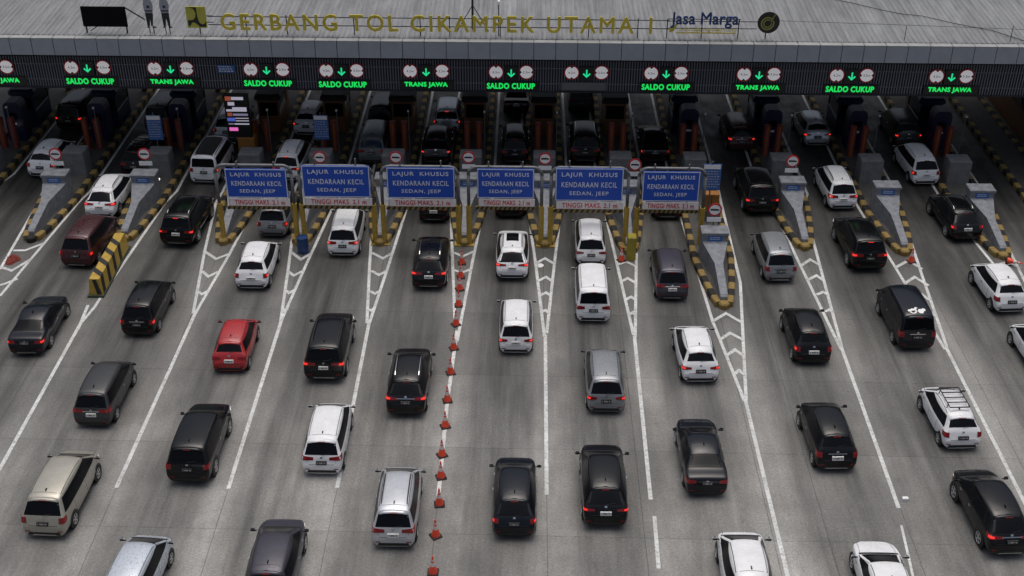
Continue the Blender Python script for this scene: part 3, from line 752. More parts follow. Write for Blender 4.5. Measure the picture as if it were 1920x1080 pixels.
# two cut-out figures
def standee(px, nm, bent):
    c = S_(px, 52)
    t = thing('cutout_figure', nm, 'cut-out figure', (c.x, SY, cz)); z0 = c.z-cz
    def part(name, polys, mt, dy=0):
        m = MB()
        for po in polys: m.prism([(x*.62, z0+z*.80) for x, z in po], (0, .025+dy, 0), (1, 0, 0), (0, 0, 1), .05)
        m.build(name, mt, t)
    s = bent
    part('shoe', [[(-.42, 0), (-.16, 0), (-.16, .08), (-.30, .10)]], BLK); part('shoe', [[(.10, 0), (.48, 0), (.40, .07), (.16, .13)]], BLK)
    part('trousers', [[(-.36, 1.05), (.30, 1.05), (.30, .85), (.30-s*.3, .12), (.12-s*.2, .12), (0, .72), (-.12, .10), (-.30, .10), (-.34, .6)]], mat('dark_trousers', (.016, .018, .026), .7))
    part('shirt', [[(-.36, 1.06), (.30, 1.06), (.40, 1.6), (.30, 1.95), (.08, 2.02), (-.14, 2.02), (-.36, 1.95), (-.46, 1.6)]], mat('pale_shirt', (.30, .31, .35), .7), .004)
    part('belt', [[(-.36, 1.16), (.31, 1.16), (.32, 1.25), (-.37, 1.25)], [(-.15, 1.40), (.10, 1.40), (.10, 1.58), (-.15, 1.58)]], mat('dark_belt', (.02, .03, .07), .7), -.003)
    part('head', [[(-.13, 2.03), (.07, 2.03), (.10, 2.2), (.07, 2.34), (-.03, 2.4), (-.13, 2.34), (-.16, 2.2)]], mat('printed_skin', (.30, .20, .14), .7), .006)
    for x in (-.12, .1): m = MB(); m.box((x, .05, z0/2), (.04, .04, z0)); m.build('post', DARK, t)
standee(284, 'cut-out figure in pale shirt and dark trousers, nearer the black billboard', .5)
standee(314, 'cut-out figure with wide stance, nearer the olive square emblem', 0.)
# mast, lamp, cable
c = S_(886, 20); Yb = 65.8; c = PY(886, 22, Yb)
mt_ = thing('tripod_mast', 'dark tripod mast rising from the roof behind the gold letters', 'mast', (c.x, Yb, roofz(Yb)))
m = MB(); m.tube([(0, 0, 0), (0, 0, 6.)], .06, 6); m.build('pole', DARK, mt_)
for dx, dy in ((-.85, -.4), (.9, -.4), (0, 1.2)): m = MB(); m.tube([(dx, dy, 0), (0, 0, 1.35)], .025, 5); m.build('stay', DARK, mt_)
c = S_(935, 60)
lp = thing('roof_lamp', 'thin roof pole with small white lamp head beside the mast', 'lamp', (c.x, SY+.2, cz))
m = MB(); m.tube([(0, 0, 0), (0, 0, 1.9)], .03, 6); m.build('pole', DARK, lp); m = MB(); m.bevbox((0, -.06, 1.9), (.14, .2, .2), .03); m.build('lamp_head', WHITE, lp)
def roofpt(x, y):
    z = 9.6
    for _ in range(6): p = P(x, y, z); z = roofz(p.y)+.06
    return p
m = MB(); m.tube([roofpt(*q) for q in ((1560,-2),(1600,6),(1650,18),(1690,26),(1730,30),(1790,44),(1860,57),(1925,78))], .02, 5)
tag(m.build('roof_cable', DARK), 'thin dark cable lying crookedly across the right of the roof', 'cable')
m = MB(); m.tube([S_(1462, 39), S_(1700, 47), S_(1940, 56)], .012, 5)
for q in (1700, 1900): p = S_(q, 50); m.box((p.x, SY, (p.z+cz)/2), (.03, .03, p.z-cz+.1))
tag(m.build('roof_wire', DARK), 'straight wire on short pegs right of the round emblem', 'wire')

# ------------------------------------------------------------------ signs and odds under the roof
c = P(452, 300, .16)
vm = thing('message_board', 'tall black message board with lit white, blue and magenta rows on orange base', 'message board', (c.x+.1, 67.2, .16))
zt = PY(452, 176, 67.2).z-.16; zb_ = PY(452, 255, 67.2).z-.16; zz = zt-zb_
m = MB(); m.box((0, 0, (zt+zb_)/2), (1.42, .3, zz)); m.build('housing', BOXD, vm)
def row(x0, x1, y0, y1, mt, nm='lit_row'):
    m = MB(); m.box((-.65+(x0+x1)/2*1.30, -.155, zt-(y0+y1)/2*zz), ((x1-x0)*1.30, .012, (y1-y0)*zz)); return m.build(nm, mt, vm)
for a in ((.30, .85, .05, .12, LEDW), (.02, .28, .04, .14, LEDO), (.12, .42, .17, .25, LEDW), (.02, .95, .34, .39, LEDW), (.30, .95, .29, .34, LEDW), (.05, .26, .42, .50, LEDO), (.30, .98, .44, .49, LEDD), (.02, .38, .54, .62, LEDB), (.40, 1., .54, .56, LEDW),
          (.40, 1., .60, .62, LEDW), (.05, .28, .67, .70, LEDD), (.32, 1., .67, .70, LEDW), (.06, .46, .77, .85, LEDP)): row(*a)
m = MB(); m.bevbox((.35, .1, zb_/2), (1.0, .8, zb_), .04); m.build('base', ORNG, vm)
def tariff(px, y0, y1, wpx, ybase, label, Yp):
    c = PY(px, ybase, Yp); zt, zb = PY(px, y0, Yp).z, PY(px, y1, Yp).z; wd = wpx/30.
    t = thing('tariff_sign', label, 'sign', (PY(px, (y0+y1)/2, Yp).x, Yp, .16), 0, 'blue tariff signs on poles')
    m = MB(); m.tube([(0, .05, 0), (0, .05, zt)], .04, 8); m.build('pole', GALV, t)
    m = MB(); m.box((0, 0, (zt+zb)/2-.16), (wd, .04, zt-zb)); bo = m.build('board', BLUE2, t)
    hh = zt-zb
    m = MB(); m.box((0, -.024, zt-.16-hh*.10), (wd*.9, .008, hh*.16)); m.build('header', WHITE, bo)
    m = MB()
    for r in range(7):
        x = -wd*.42
        while x < wd*.34: l = random.uniform(.05, .14); m.box((x+l/2, -.023, zt-.16-hh*(.27+.1*r)), (l, .006, .05)); x += l+.05
    m.build('board_marks', PMARKW, bo)
tariff(290, 216, 262, 26, 310, 'blue tariff sign on a pole before the black cars at left', 66.3)
tariff(602, 216, 261, 26, 300, 'blue tariff sign on a pole beside a white hatchback under the canopy', 66.5)
tariff(1334, 308, 356, 30, 400, 'blue tariff sign on a pole right of the last height gantry', 59.7)
c = PY(1332, 388, 60.2); m = MB(); m.bevbox((0, 0, 1.1), (.85, .5, .95), .03, 0); m.box((0, -.256, 1.1), (.03, .012, .9), 1); m.box((0, 0, .32), (1.1, .7, .6), 2)
o = m.build('equipment_cabinet', [ORNG, DARK, CONC2]); o.location = (c.x, 60.3, .16); tag(o, 'orange equipment cabinet on a grey plinth under the pole sign', 'cabinet')
# side office wall at the right edge
X = 31.4
ow = thing('plaza_office', 'orange brown office wall with dark lattice windows at the right edge', 'building', (X, 72.5, 0))
m = MB(); m.box((0, 0, .8), (.3, 22, 1.6), 0); m.box((1.6, 0, 1.7), (3.0, 22, 3.4), 1); m.build('wall', [BRWN, ORNG], ow)
m = MB()
for k in range(10):
    y = -10.+k*2.; m.box((.06, y, 2.35), (.06, .09, 1.5)); m.tube([(.06, y, 1.6), (.06, y+2., 3.1)], .035, 5)
m.box((.06, 0, 3.12), (.07, 22, .08)); m.build('lattice', DARK, ow)
m = MB(); m.box((.098, 0, 2.35), (.004, 21, 1.5)); m.build('window', mat('dusty_glass', (.06, .06, .06), .3), ow)
# barrier arms beyond the booths
for i in (0, 1, 2, 9, 10, 11, 12):
    X = IX[i]; t = thing('barrier_arm', 'dark boom barrier on the island '+WHERE[i], 'boom barrier', (X+.6, 77.7, .16), 0, 'boom barriers')
    m = MB(); m.bevbox((0, 0, .5), (.35, .35, 1.0), .03); m.build('post', RUST, t); m = MB(); m.box((1.5, -.2, .9), (3.0, .05, .09)); m.build('arm', PINK, t)

# loose things on the ground
cone0 = None
def cone(x, y, label, grp='cones in the row', s=1., mats=None):
    global cone0
    p = P(x, y)
    t = thing('traffic_cone', label, 'traffic cone', p, random.uniform(0, .7), grp); t.scale = (s*.9, s*.9, s*.9)
    if cone0 is None:
        parts = []
        m = MB(); m.bevbox((0, 0, .035), (.46, .46, .07), .03); parts.append(('base', m.mesh('base', CONEB)))
        m = MB(); m.lathe([(.185, .07), (.115, .42)], (0, 0, 0), n=16, mi=0); m.lathe([(.078, .581), (.064, .68)], (0, 0, 0), n=16); m.lathe([(.052, .751), (.03, .92), (.018, .93)], (0, 0, 0), n=16)
        parts.append(('body', m.mesh('body', CONEO)))
        m = MB(); m.lathe([(.116, .41), (.079, .60)], (0, 0, 0), n=16); m.lathe([(.065, .67), (.053, .76)], (0, 0, 0), n=16); parts.append(('collar', m.mesh('collar', CONEW)))
        cone0 = parts
    for n_, me in cone0: obj(n_, me, t)
    return t
ROW = [(812,1074),(817,1005),(824,946),(827,895),(829,854),(835,800),(839,752),(845,700),(851,654),(855,609),(860,573),(862,543),(864,520)]
for k, (x, y) in enumerate(ROW):
    cone(x, y, 'orange traffic cone, '+('nearest the bottom edge in the row' if k == 0 else ORD[k]+' from the bottom edge in the row'))
t = cone(866, 494, 'dull orange cone at the island end of the cone row'); 
cone(1165, 489, 'faded orange cone beside the yellow box at the island nose', 'single cones at island noses')
cone(1708, 491, 'faded orange cone at the island nose right of the black car', 'single cones at island noses')
t = cone(1886, 494, 'toppled orange cone lying before the island behind a white hatchback', 'single cones at island noses'); t.rotation_euler = (R(82), 0, R(50)); t.location.z = .2
p = P(1183, 488); m = MB(); m.bevbox((0, 0, .70), (.46, .55, 1.4), .05); o = m.build('crash_box', mat('bright_yellow_paint', (.33, .27, .03), .6, var=.2, vscale=4)); o.location = (p.x, p.y+.2, 0); tag(o, 'tall yellow box at the island nose beside a faded cone', 'guard box')
p = P(569, 472); m = MB(); m.lathe([(.29, 0), (.30, .02), (.30, .3), (.31, .32), (.30, .34), (.30, .62), (.31, .64), (.30, .66), (.30, .9), (.27, .9), (.27, .86)], (0, 0, 0), n=18); o = m.build('drum', mat('blue_drum_paint', (.012, .05, .16), .5, var=.2)); o.location = p; tag(o, 'blue drum at the island nose below the height gantry', 'drum')
# crumpled red cloth, paper scraps
def blob(px, py, r, h, mt, name, label, cat, n=14):
    p = P(px, py); m = MB(); rings = []
    for k, (fr, hz) in enumerate(((1, .012), (.85, .5*h), (.5, h), (.15, .8*h))):
        rings.append([(fr*r*(1+.22*math.sin(3*a*2*math.pi/n+1)+random.uniform(-.12, .12))*math.cos(a*2*math.pi/n), fr*r*1.35*(1+random.uniform(-.12, .12))*math.sin(a*2*math.pi/n), hz*random.uniform(.75, 1.2)) for a in range(n)])
    m.loft(rings); o = m.build(name, mt); o.location = p; tag(o, label, cat)
blob(23, 488, .36, .22, mat('red_cloth', (.20, .035, .025), .9, var=.3, vscale=6), 'red_cloth', 'crumpled dull red cloth lying on the gore at the left edge', 'cloth')
blob(436, 420, .22, .25, mat('pink_bag', (.28, .10, .10), .8), 'plastic_bag', 'small pinkish bag lying beside the kerb under the leftmost gantry', 'bag')
blob(1013, 498, .17, .05, WHITE, 'paper_scrap', 'white scrap lying in the gore before the fifth gantry', 'litter')
p = P(1697, 937); m = MB(); m.bevbox((0, 0, .06), (.24, .16, .12), .02); o = m.build('paper_box', WHITE); o.location = p; tag(o, 'small white box lying by the line end at lower right', 'litter')

# ------------------------------------------------------------------ cars
def spec(L, W, sts, zbelt, axles, wr, zb=.205, wmid=.53, rw=.725, **k):
    d = dict(L=L, W=W, sts=sts, zbelt=zbelt, axles=axles, wr=wr, zb=zb, wmid=wmid, rw=rw); d.update(k); return d
# station: (y, ztop, cab?, body width factor, roof width factor)
CARS = {
 'hatch': spec(3.72, 1.67, [(0,0.58,0,0.83),(0.06,0.68,0,0.9),(0.18,0.94,0,0.94),(0.62,1.38,1,0.9),(1,1.46,1,0.96),(1.5,1.49,1,1),(2.05,1.475,1,0.98),(2.42,1.42,1,0.91),(3.12,0.95,0,0.96),(3.38,0.87,0,0.88),(3.6,0.72,0,0.72),(3.72,0.53,0,0.48)], .93, (.62, 3.02), .29, rw=0.685),
 'mpv': spec(4.20, 1.68, [(0,0.58,0,0.87),(0.05,0.7,0,0.925),(0.13,0.98,0,0.955),(0.5,1.53,1,0.95),(0.88,1.61,1,0.99),(1.6,1.645,1,1),(2.35,1.625,1,1),(2.8,1.565,1,0.95),(3.62,1,0,0.96),(3.86,0.9,0,0.87),(4.08,0.74,0,0.71),(4.2,0.55,0,0.48)], .99, (.78, 3.42), .30),
 'big_mpv': spec(4.62, 1.78, [(0,0.62,0,0.87),(0.05,0.74,0,0.925),(0.14,1.03,0,0.955),(0.54,1.61,1,0.95),(0.95,1.69,1,0.99),(1.8,1.725,1,1),(2.6,1.705,1,1),(3.05,1.64,1,0.95),(3.88,1.05,0,0.96),(4.26,0.92,0,0.87),(4.5,0.77,0,0.71),(4.62,0.57,0,0.48)], 1.02, (.90, 3.68), .32),
 'suv': spec(4.75, 1.86, [(0,0.68,0,0.9),(0.05,0.84,0,0.96),(0.13,1.12,0,0.975),(0.46,1.69,1,0.97),(0.85,1.77,1,1),(1.8,1.8,1,1),(2.55,1.785,1,1),(2.95,1.725,1,0.95),(3.68,1.17,0,0.97),(4.15,1.08,0,0.94),(4.52,0.98,0,0.87),(4.7,0.86,0,0.76),(4.75,0.68,0,0.62)], 1.10, (.95, 3.72), .38, .30, .62, rw=.76),
 'crossover': spec(4.50, 1.83, [(0,0.66,0,0.83),(0.07,0.8,0,0.9),(0.22,1.04,0,0.94),(0.8,1.49,1,0.9),(1.2,1.58,1,0.96),(1.9,1.62,1,1),(2.4,1.605,1,0.98),(2.78,1.55,1,0.91),(3.6,1.04,0,0.96),(4,0.95,0,0.91),(4.28,0.85,0,0.82),(4.42,0.76,0,0.68),(4.5,0.58,0,0.47)], 1.03, (.90, 3.58), .35, .27, .60, rw=0.7),
 'sedan': spec(4.52, 1.76, [(0,0.64,0,0.83),(0.05,0.84,0,0.9),(0.14,0.99,0,0.94),(0.62,1.02,0,0.98),(1.28,1.36,1,0.92),(1.65,1.45,1,1),(2,1.47,1,1),(2.3,1.44,1,1),(2.5,1.39,1,0.95),(3.4,0.96,0,0.97),(3.9,0.89,0,0.93),(4.18,0.78,0,0.85),(4.4,0.7,0,0.7),(4.52,0.54,0,0.48)], .95, (1.0, 3.66), .31),
 'van': spec(4.20, 1.66, [(0,0.6,0,0.91),(0.04,0.74,0,0.97),(0.1,1.05,0,0.98),(0.32,1.7,1,0.97),(0.66,1.78,1,1),(1.6,1.81,1,1),(2.6,1.79,1,1),(3,1.73,1,0.96),(3.68,1.1,0,0.97),(3.92,0.96,0,0.92),(4.12,0.8,0,0.8),(4.2,0.56,0,0.64)], 1.05, (.85, 3.30), .29, rw=.79),
 'minibus': spec(4.10, 1.68, [(0,0.6,0,0.93),(0.02,0.8,0,0.98),(0.05,1.08,0,0.99),(0.15,1.7,1,0.97),(0.4,1.8,1,1),(1.6,1.84,1,1),(2.8,1.82,1,1),(3.2,1.75,1,0.95),(3.72,1.12,0,0.98),(3.92,0.95,0,0.95),(3.88,0.81,0,0.89),(4.05,0.71,0,0.78),(4.1,0.56,0,0.62)], 1.06, (.80, 3.25), .30, rw=.83),
}
def section(sp, st):
    y, zt, cab, wf = st; hw = sp['W']/2*(wf if not cab else .5+.5*wf); zb, zm, zbelt = sp['zb'], sp['wmid'], sp['zbelt']
    if cab:
        hr = sp['W']/2*sp['rw']*wf
        pts = [(0, zb), (.80*hw, zb), (.965*hw, zb+.13), (hw, zm), (.99*hw, zbelt-.12), (.955*hw, zbelt), (hr+.05, zt-.18), (hr, zt-.075), (.84*hr, zt-.008), (0, zt+.05)]
    else:
        z2 = min(zb+.13, zt-.22); z3 = min(zm, zt-.13); z4 = max(z3+.03, min(zbelt-.12, zt-.07)); z5 = zt-.03
        pts = [(0, zb), (.80*hw, zb), (.965*hw, z2), (hw, z3), (.985*hw, z4), (.95*hw, z5), (.89*hw, zt-.008), (.82*hw, zt+.003), (.70*hw, zt+.012), (0, zt+.028)]
    return [(x, y, z) for x, z in pts]
def car_shell(sp):
    bm = bmesh.new(); rows = []
    for st in sp['sts']:
        h = section(sp, st); full = h + [(-x, y, z) for x, y, z in reversed(h[1:-1])]
        rows.append([bm.verts.new(p) for p in full])
    n = len(rows[0]); cl = bm.edges.layers.float.new('crease_edge')
    for i in range(len(rows)-1):
        for j in range(n):
            k = (j+1) % n; bm.faces.new((rows[i][j], rows[i][k], rows[i+1][k], rows[i+1][j]))
    for r in (rows[0], rows[-1]):
        bm.faces.new((r[1], r[0], r[n-1])); 
        for j in range(1, 8): bm.faces.new((r[j], r[n-j], r[n-j-1], r[j+1]))
        bm.faces.new((r[8], r[n-8], r[9]))
    def crease(a, b, v):
        e = bm.edges.get((a, b))
        if e: e[cl] = v
    for i in range(len(rows)-1):
        for j, v in ((5, .40), (7, .25), (1, .6), (2, .2)):
            crease(rows[i][j], rows[i+1][j], v); crease(rows[i][n-j], rows[i+1][n-j], v)
    sts = sp['sts']
    for i, st in enumerate(sts):
        v = .15
        if i in (0, len(rows)-1): v = .45
        elif (not st[2] and sts[i+1][2]) or (st[2] and not sts[i+1][2]): v = .42
        elif (not st[2] and sts[i-1][2]) or (st[2] and not sts[i-1][2]): v = .38
        else: v = 0
        if v:
            for j in range(n): crease(rows[i][j], rows[i][(j+1) % n], v)
    bmesh.ops.recalc_face_normals(bm, faces=bm.faces)
    me = bpy.data.meshes.new('body'); bm.to_mesh(me); bm.free()
    o = bpy.data.objects.new('body', me); COL.objects.link(o)
    md = o.modifiers.new('s', 'SUBSURF'); md.levels = 2; md.render_levels = 2
    dg = bpy.context.evaluated_depsgraph_get(); me2 = bpy.data.meshes.new_from_object(o.evaluated_get(dg))
    bpy.data.objects.remove(o); bpy.data.meshes.remove(me); me2.name = 'body'; me2.shade_smooth()
    return me2
class Patcher:
    def __init__(s, me):
        bm = bmesh.new(); bm.from_mesh(me); s.t = BVHTree.FromBMesh(bm); bm.free()
    def hit(s, p, d):
        p, d = Vector(p), Vector(d).normalized()
        h = s.t.ray_cast(p-d*1.2, d, 2.6)
        if h[0] is None: h = s.t.find_nearest(p)
        return h[0], h[1]
    def quad(s, mb, c, d, nu=8, nv=4, off=.006, thick=.03, mi=0, core=None):
        # c: four corners in order; bilinear grid projected along d onto the body, sitting proud of it by off
        c = [Vector(q) for q in c]; F, Bk = [], []
        for j in range(nv+1):
            for i in range(nu+1):
                u, v = i/nu, j/nv
                p = c[0]*(1-u)*(1-v)+c[1]*u*(1-v)+c[2]*u*v+c[3]*(1-u)*v
                q, n = s.hit(p, d)
                if n.dot(Vector(d)) > 0: n = -n
                F.append(q+n*off); Bk.append(q-n*thick)
        W_ = nu+1; fs, ms = [], []
        N = len(F)
        for j in range(nv):
            for i in range(nu):
                a = j*W_+i; mm = mi
                if core and core[0] <= (i+.5)/nu <= core[1] and core[2] <= (j+.5)/nv <= core[3]: mm = mi+1
                mb.add([F[a], F[a+1], F[a+W_+1], F[a+W_]], [(0, 1, 2, 3)], mm)
        rim = [i for i in range(nu)] + [nu+j*W_ for j in range(nv)] + [nv*W_+i for i in range(nu, 0, -1)] + [j*W_ for j in range(nv, 0, -1)]
        for k in range(len(rim)):
            a, b = rim[k], rim[(k+1) % len(rim)]
            mb.add([F[a], F[b], Bk[b], Bk[a]], [(0, 1, 2, 3)], mi)
        return mb
PROTO = {}
def proto(kind):
    if kind in PROTO: return PROTO[kind]
    sp = CARS[kind]; me = car_shell(sp); me.materials.append(PAINT['white']); pt = Patcher(me)
    W2 = sp['W']/2; sts = sp['sts']; L = sp['L']; parts = []          # (name, mesh, parent index or None, tag)
    def add(name, mesh, par=None, flag=''):
        parts.append((name, mesh, par, flag)); return len(parts)-1
    ib = add('body', me, None, 'paint')
    ic = [i for i, s in enumerate(sts) if s[2]]
    rb, rt = sts[ic[0]-1], sts[ic[0]]; fr, fb = sts[ic[-1]], sts[ic[-1]+1]
    wr_ = W2*sp['rw']
    # rear window
    y0, z0, y1, z1 = rb[0], rb[1], rt[0], rt[1]
    dd = Vector((0, z1-z0, -(y1-y0))).normalized()
    a, b = .06, .90
    lo = (y0+(y1-y0)*a, z0+(z1-z0)*a+.02); hi = (y0+(y1-y0)*b, z0+(z1-z0)*b)
    gw0, gw1 = W2*.80, wr_*.90
    if kind == 'hatch':
        a, b = .24, .86; gw0, gw1 = W2*.70, wr_*.82
        lo = (y0+(y1-y0)*a, z0+(z1-z0)*a+.02); hi = (y0+(y1-y0)*b, z0+(z1-z0)*b)
    m = MB(); pt.quad(m, [(-gw0, lo[0], lo[1]), (gw0, lo[0], lo[1]), (gw1, hi[0], hi[1]), (-gw1, hi[0], hi[1])], dd, 10, 5, .006)
    irw = add('rear_window', m.mesh('rear_window', GLASSR), None, 'glass')
    # wiper
    wz = (lo[0]+(hi[0]-lo[0])*.12, lo[1]+(hi[1]-lo[1])*.12)
    if kind not in ('sedan', 'minibus'):
        q1, n1 = pt.hit((.0, *lo), dd); q2, n2 = pt.hit((gw0*.5, *wz), dd)
        m = MB(); m.tube([q1+n1*.025, q2+n2*.025], .012, 5); add('wiper', m.mesh('wiper', TRIM), irw)
    # windscreen
    y0, z0, y1, z1 = fb[0], fb[1], fr[0], fr[1]
    dd2 = Vector((0, -(z1-z0), -(y0-y1))).normalized()
    m = MB(); lo2 = (y0-(y0-y1)*.06, z0+(z1-z0)*.08); hi2 = (y0-(y0-y1)*.90, z0+(z1-z0)*.92)
    pt.quad(m, [(-W2*.86, *lo2), (W2*.86, *lo2), (wr_*.93, *hi2), (-wr_*.93, *hi2)], dd2, 10, 5, .006)
    add('windscreen', m.mesh('windscreen', GLASSR), None)
    # cowl strip
    m = MB(); pt.quad(m, [(-W2*.82, fb[0]-.02, fb[1]), (W2*.82, fb[0]-.02, fb[1]), (W2*.80, fb[0]+.10, fb[1]-.02), (-W2*.80, fb[0]+.10, fb[1]-.02)], (0, 0, -1), 8, 1, .006); add('cowl', m.mesh('cowl', TRIM))
    # side windows
    zb_, zt_ = sp['zbelt']+.045, max(s[1] for s in sts)-.20
    slope_r = (rt[0]-rb[0])/(rt[1]-rb[1]); slope_f = (fb[0]-fr[0])/(fr[1]-fb[1])
    yr0, yr1 = rb[0]+.22+(slope_r*.06), rt[0]+.18
    if kind == 'sedan': yr0, yr1 = rb[0]+.30, rt[0]+.10
    yf0, yf1 = fb[0]-.14, fr[0]+.02
    spl = [(.0, .24), (.255, .60), (.615, 1.)] if kind in ('mpv', 'big_mpv', 'van', 'suv', 'minibus') else [(.0, .13), (.145, .55), (.565, 1.)]
    for s in (-1, 1):
        for k, (u0, u1) in enumerate(spl):
            A = (s*W2, yr0+(yf0-yr0)*u0, zb_); B = (s*W2, yr0+(yf0-yr0)*u1, zb_)
            C = (s*W2*.9, yr1+(yf1-yr1)*u1, zt_); D = (s*W2*.9, yr1+(yf1-yr1)*u0, zt_)
            if k == 2: C = (s*W2*.9, C[1]+.0, zt_-.0)
            m = MB(); pt.quad(m, [A, B, C, D], (-s, 0, 0), 5, 4, .006); add('side_window', m.mesh('side_window', GLASSD))
        m = MB()   # black pillar trim behind the panes
        pt.quad(m, [(s*W2, yr0+.02, zb_-.015), (s*W2, yf0+.03, zb_-.015), (s*W2, yf1+.0, zt_+.012), (s*W2, yr1-.02, zt_+.012)], (-s, 0, 0), 10, 4, .002); add('window_trim', m.mesh('window_trim', TRIM))
        ym = yr0+(yf0-yr0)*.60
        for yy in (ym-.25, ym+.72):
            m = MB(); zz = sp['zbelt']-.13; pt.quad(m, [(s*W2, yy, zz), (s*W2, yy+.17, zz), (s*W2, yy+.17, zz+.035), (s*W2, yy, zz+.035)], (-s, 0, 0), 3, 1, .022, .02); add('door_handle', m.mesh('door_handle', CHROME))
        m = MB()
        for yy in (yr0+(yf0-yr0)*.24, ym, yf0+.04): pt.quad(m, [(s*W2, yy, .42), (s*W2, yy+.014, .42), (s*W2, yy+.014, sp['zbelt']-.02), (s*W2, yy, sp['zbelt']-.02)], (-s, 0, 0), 1, 6, .003, .02)
        add('door_gaps', m.mesh('door_gaps', BLK))
        m = MB(); pt.quad(m, [(s*W2, sp['axles'][0]+.4, sp['zb']+.03), (s*W2, sp['axles'][1]-.4, sp['zb']+.03), (s*W2, sp['axles'][1]-.4, sp['zb']+.14), (s*W2, sp['axles'][0]+.4, sp['zb']+.14)], (-s, 0, 0), 8, 1, .012, .02); add('sill', m.mesh('sill', TRIM))
        # mirror
        my = yf0-.08; mz = sp['zbelt']+.10
        m = MB(); m.bevbox((s*(W2+.085), my+.03, mz), (.17, .08, .10), .03); m.box((s*(W2+.085), my-.018, mz-.005), (.15, .02, .08), 1); m.box((s*(W2-.02), my+.01, mz-.03), (.10, .04, .03), 1)
        add('mirror', m.mesh('mirror', [PAINT['white'], TRIM]), None, 'mirror')
        # wheels
        for ya in sp['axles']:
            q, n = pt.hit((s*W2, ya, sp['wr']+.30), (-s, 0, 0)); xo = abs(q.x); r = sp['wr']
            m = MB(); m.lathe([(r+.075, 0), (r+.075, .20+.004)], (s*(xo-.2) if s > 0 else -(xo-.2), ya, r+.02), 'x', 24)
            if s < 0: m.v = [(-(x+2*(xo-.2)-(xo-.2))*1.0-0 if False else -(abs(x+(xo-.2)) + (xo-.2)), y, z) for x, y, z in m.v]
            add('wheel_arch', m.mesh('wheel_arch', TRIM))
            m = MB(); w_ = .19; pr = [(r*.62, xo-w_), (r*.93, xo-w_), (r, xo-w_+.03), (r, xo-.02), (r*.95, xo+.012), (r*.70, xo+.016), (r*.66, xo-.02)]
            m.lathe(pr, (0, ya, r), 'x', 22)
            if s < 0: m.v = [(-x, y, z) for x, y, z in m.v]
            tm = m.mesh('wheel', TYRE); tm.shade_smooth(); it = add('wheel', tm)
            m = MB(); m.lathe([(r*.70, xo-.03), (r*.70, xo+.012), (r*.62, xo+.016), (r*.60, xo-.012)], (0, ya, r), 'x', 20)
            m.lathe([(r*.16, xo-.04), (r*.15, xo+.012)], (0, ya, r), 'x', 10)
            for k in range(5):
                a0 = k*2*math.pi/5+.3; ca, sa = math.cos(a0), math.sin(a0); w2 = r*.10
                def pp(rad, off, x): return (x, ya+rad*ca-off*sa, r+rad*sa+off*ca)
                vs = [pp(.1*r, -w2, xo+.01), pp(.1*r, w2, xo+.01), pp(.64*r, w2*.8, xo+.012), pp(.64*r, -w2*.8, xo+.012)]
                vs2 = [(x-.03, y, z) for x, y, z in vs]
                m.add(vs+vs2, [(0, 1, 2, 3), (7, 6, 5, 4), (0, 4, 5, 1), (1, 5, 6, 2), (2, 6, 7, 3), (3, 7, 4, 0)])
            if s < 0: m.v = [(-x, y, z) for x, y, z in m.v]
            add('rim', m.mesh('rim', RIM), it)
    # tail lamps: three styles
    zl = sts[2][1]; zlo = sts[1][1]
    if kind == 'sedan': zlo, zl = .66, .95
    for style, (x0, x1, za, zbb, yy) in {'lampA': (.52, .97, zlo+.02, zl-.05, .30), 'lampB': (.74, .985, zlo+.03, zl-.03, .26), 'lampC': (.42, .985, zlo+.05, zl+.0, .34)}.items():
        for s in (-1, 1):
            nd = Vector((-s*.45, .85, -.1)).normalized()
            m = MB()
            A = (s*W2*x0, .02, za+(.08 if style != 'lampB' else 0)); B = (s*W2*x1, yy, za+.02); C = (s*W2*x1, yy+.04, zbb); D = (s*W2*x0, .06, zbb-(.03 if style != 'lampB' else 0))
            pt.quad(m, [A, B, C, D], nd, 8, 4, .014, .03, 0, (.45, .88, .25, .80))
            add('taillight', m.mesh('taillight', [REDLENS, DIM]), None, style)
    # reflectors, bumper insert, plate, tailgate seams, badge, chrome bar
    m = MB(); zz = sp['zb']+.04; pt.quad(m, [(-W2*.72, 0, zz), (W2*.72, 0, zz), (W2*.66, 0, zz+.13), (-W2*.66, 0, zz+.13)], (0, 1, 0), 8, 1, .012); add('bumper_insert', m.mesh('bumper_insert', TRIM))
    m = MB(); pt.quad(m, [(-W2*.5, 0, zz+.01), (W2*.5, 0, zz+.01), (W2*.5, 0, zz+.045), (-W2*.5, 0, zz+.045)], (0, 1, 0), 8, 1, .02); add('skid_plate', m.mesh('skid_plate', CHROME), None, 'skid')
    for s in (-1, 1):
        m = MB(); pt.quad(m, [(s*W2*.58, 0, zz+.16), (s*W2*.80, .02, zz+.16), (s*W2*.80, .02, zz+.20), (s*W2*.58, 0, zz+.20)], (0, 1, 0), 3, 1, .01); add('reflector', m.mesh('reflector', REDLENS))
    pz = zlo-.02 if kind != 'sedan' else zlo+.06
    m = MB(); pt.quad(m, [(-W2*.62, .02, zlo-.07), (W2*.62, .02, zlo-.07), (W2*.62, .02, zlo-.055), (-W2*.62, .02, zlo-.055)], (0, 1, 0), 8, 1, .003)
    for s in (-1, 1): pt.quad(m, [(s*W2*.66, .05, zlo), (s*W2*.672, .05, zlo), (s*W2*.74, .1, zl-.0), (s*W2*.728, .1, zl-.0)], (0, 1, 0), 1, 5, .003)
    add('tailgate_gap', m.mesh('tailgate_gap', BLK))
    m = MB(); q, n = pt.hit((0, 0, pz+.10), (0, 1, 0)); q2, _ = pt.hit((0, 0, pz+.00), (0, 1, 0)); yq = min(q.y, q2.y)-.022
    tilt = .03
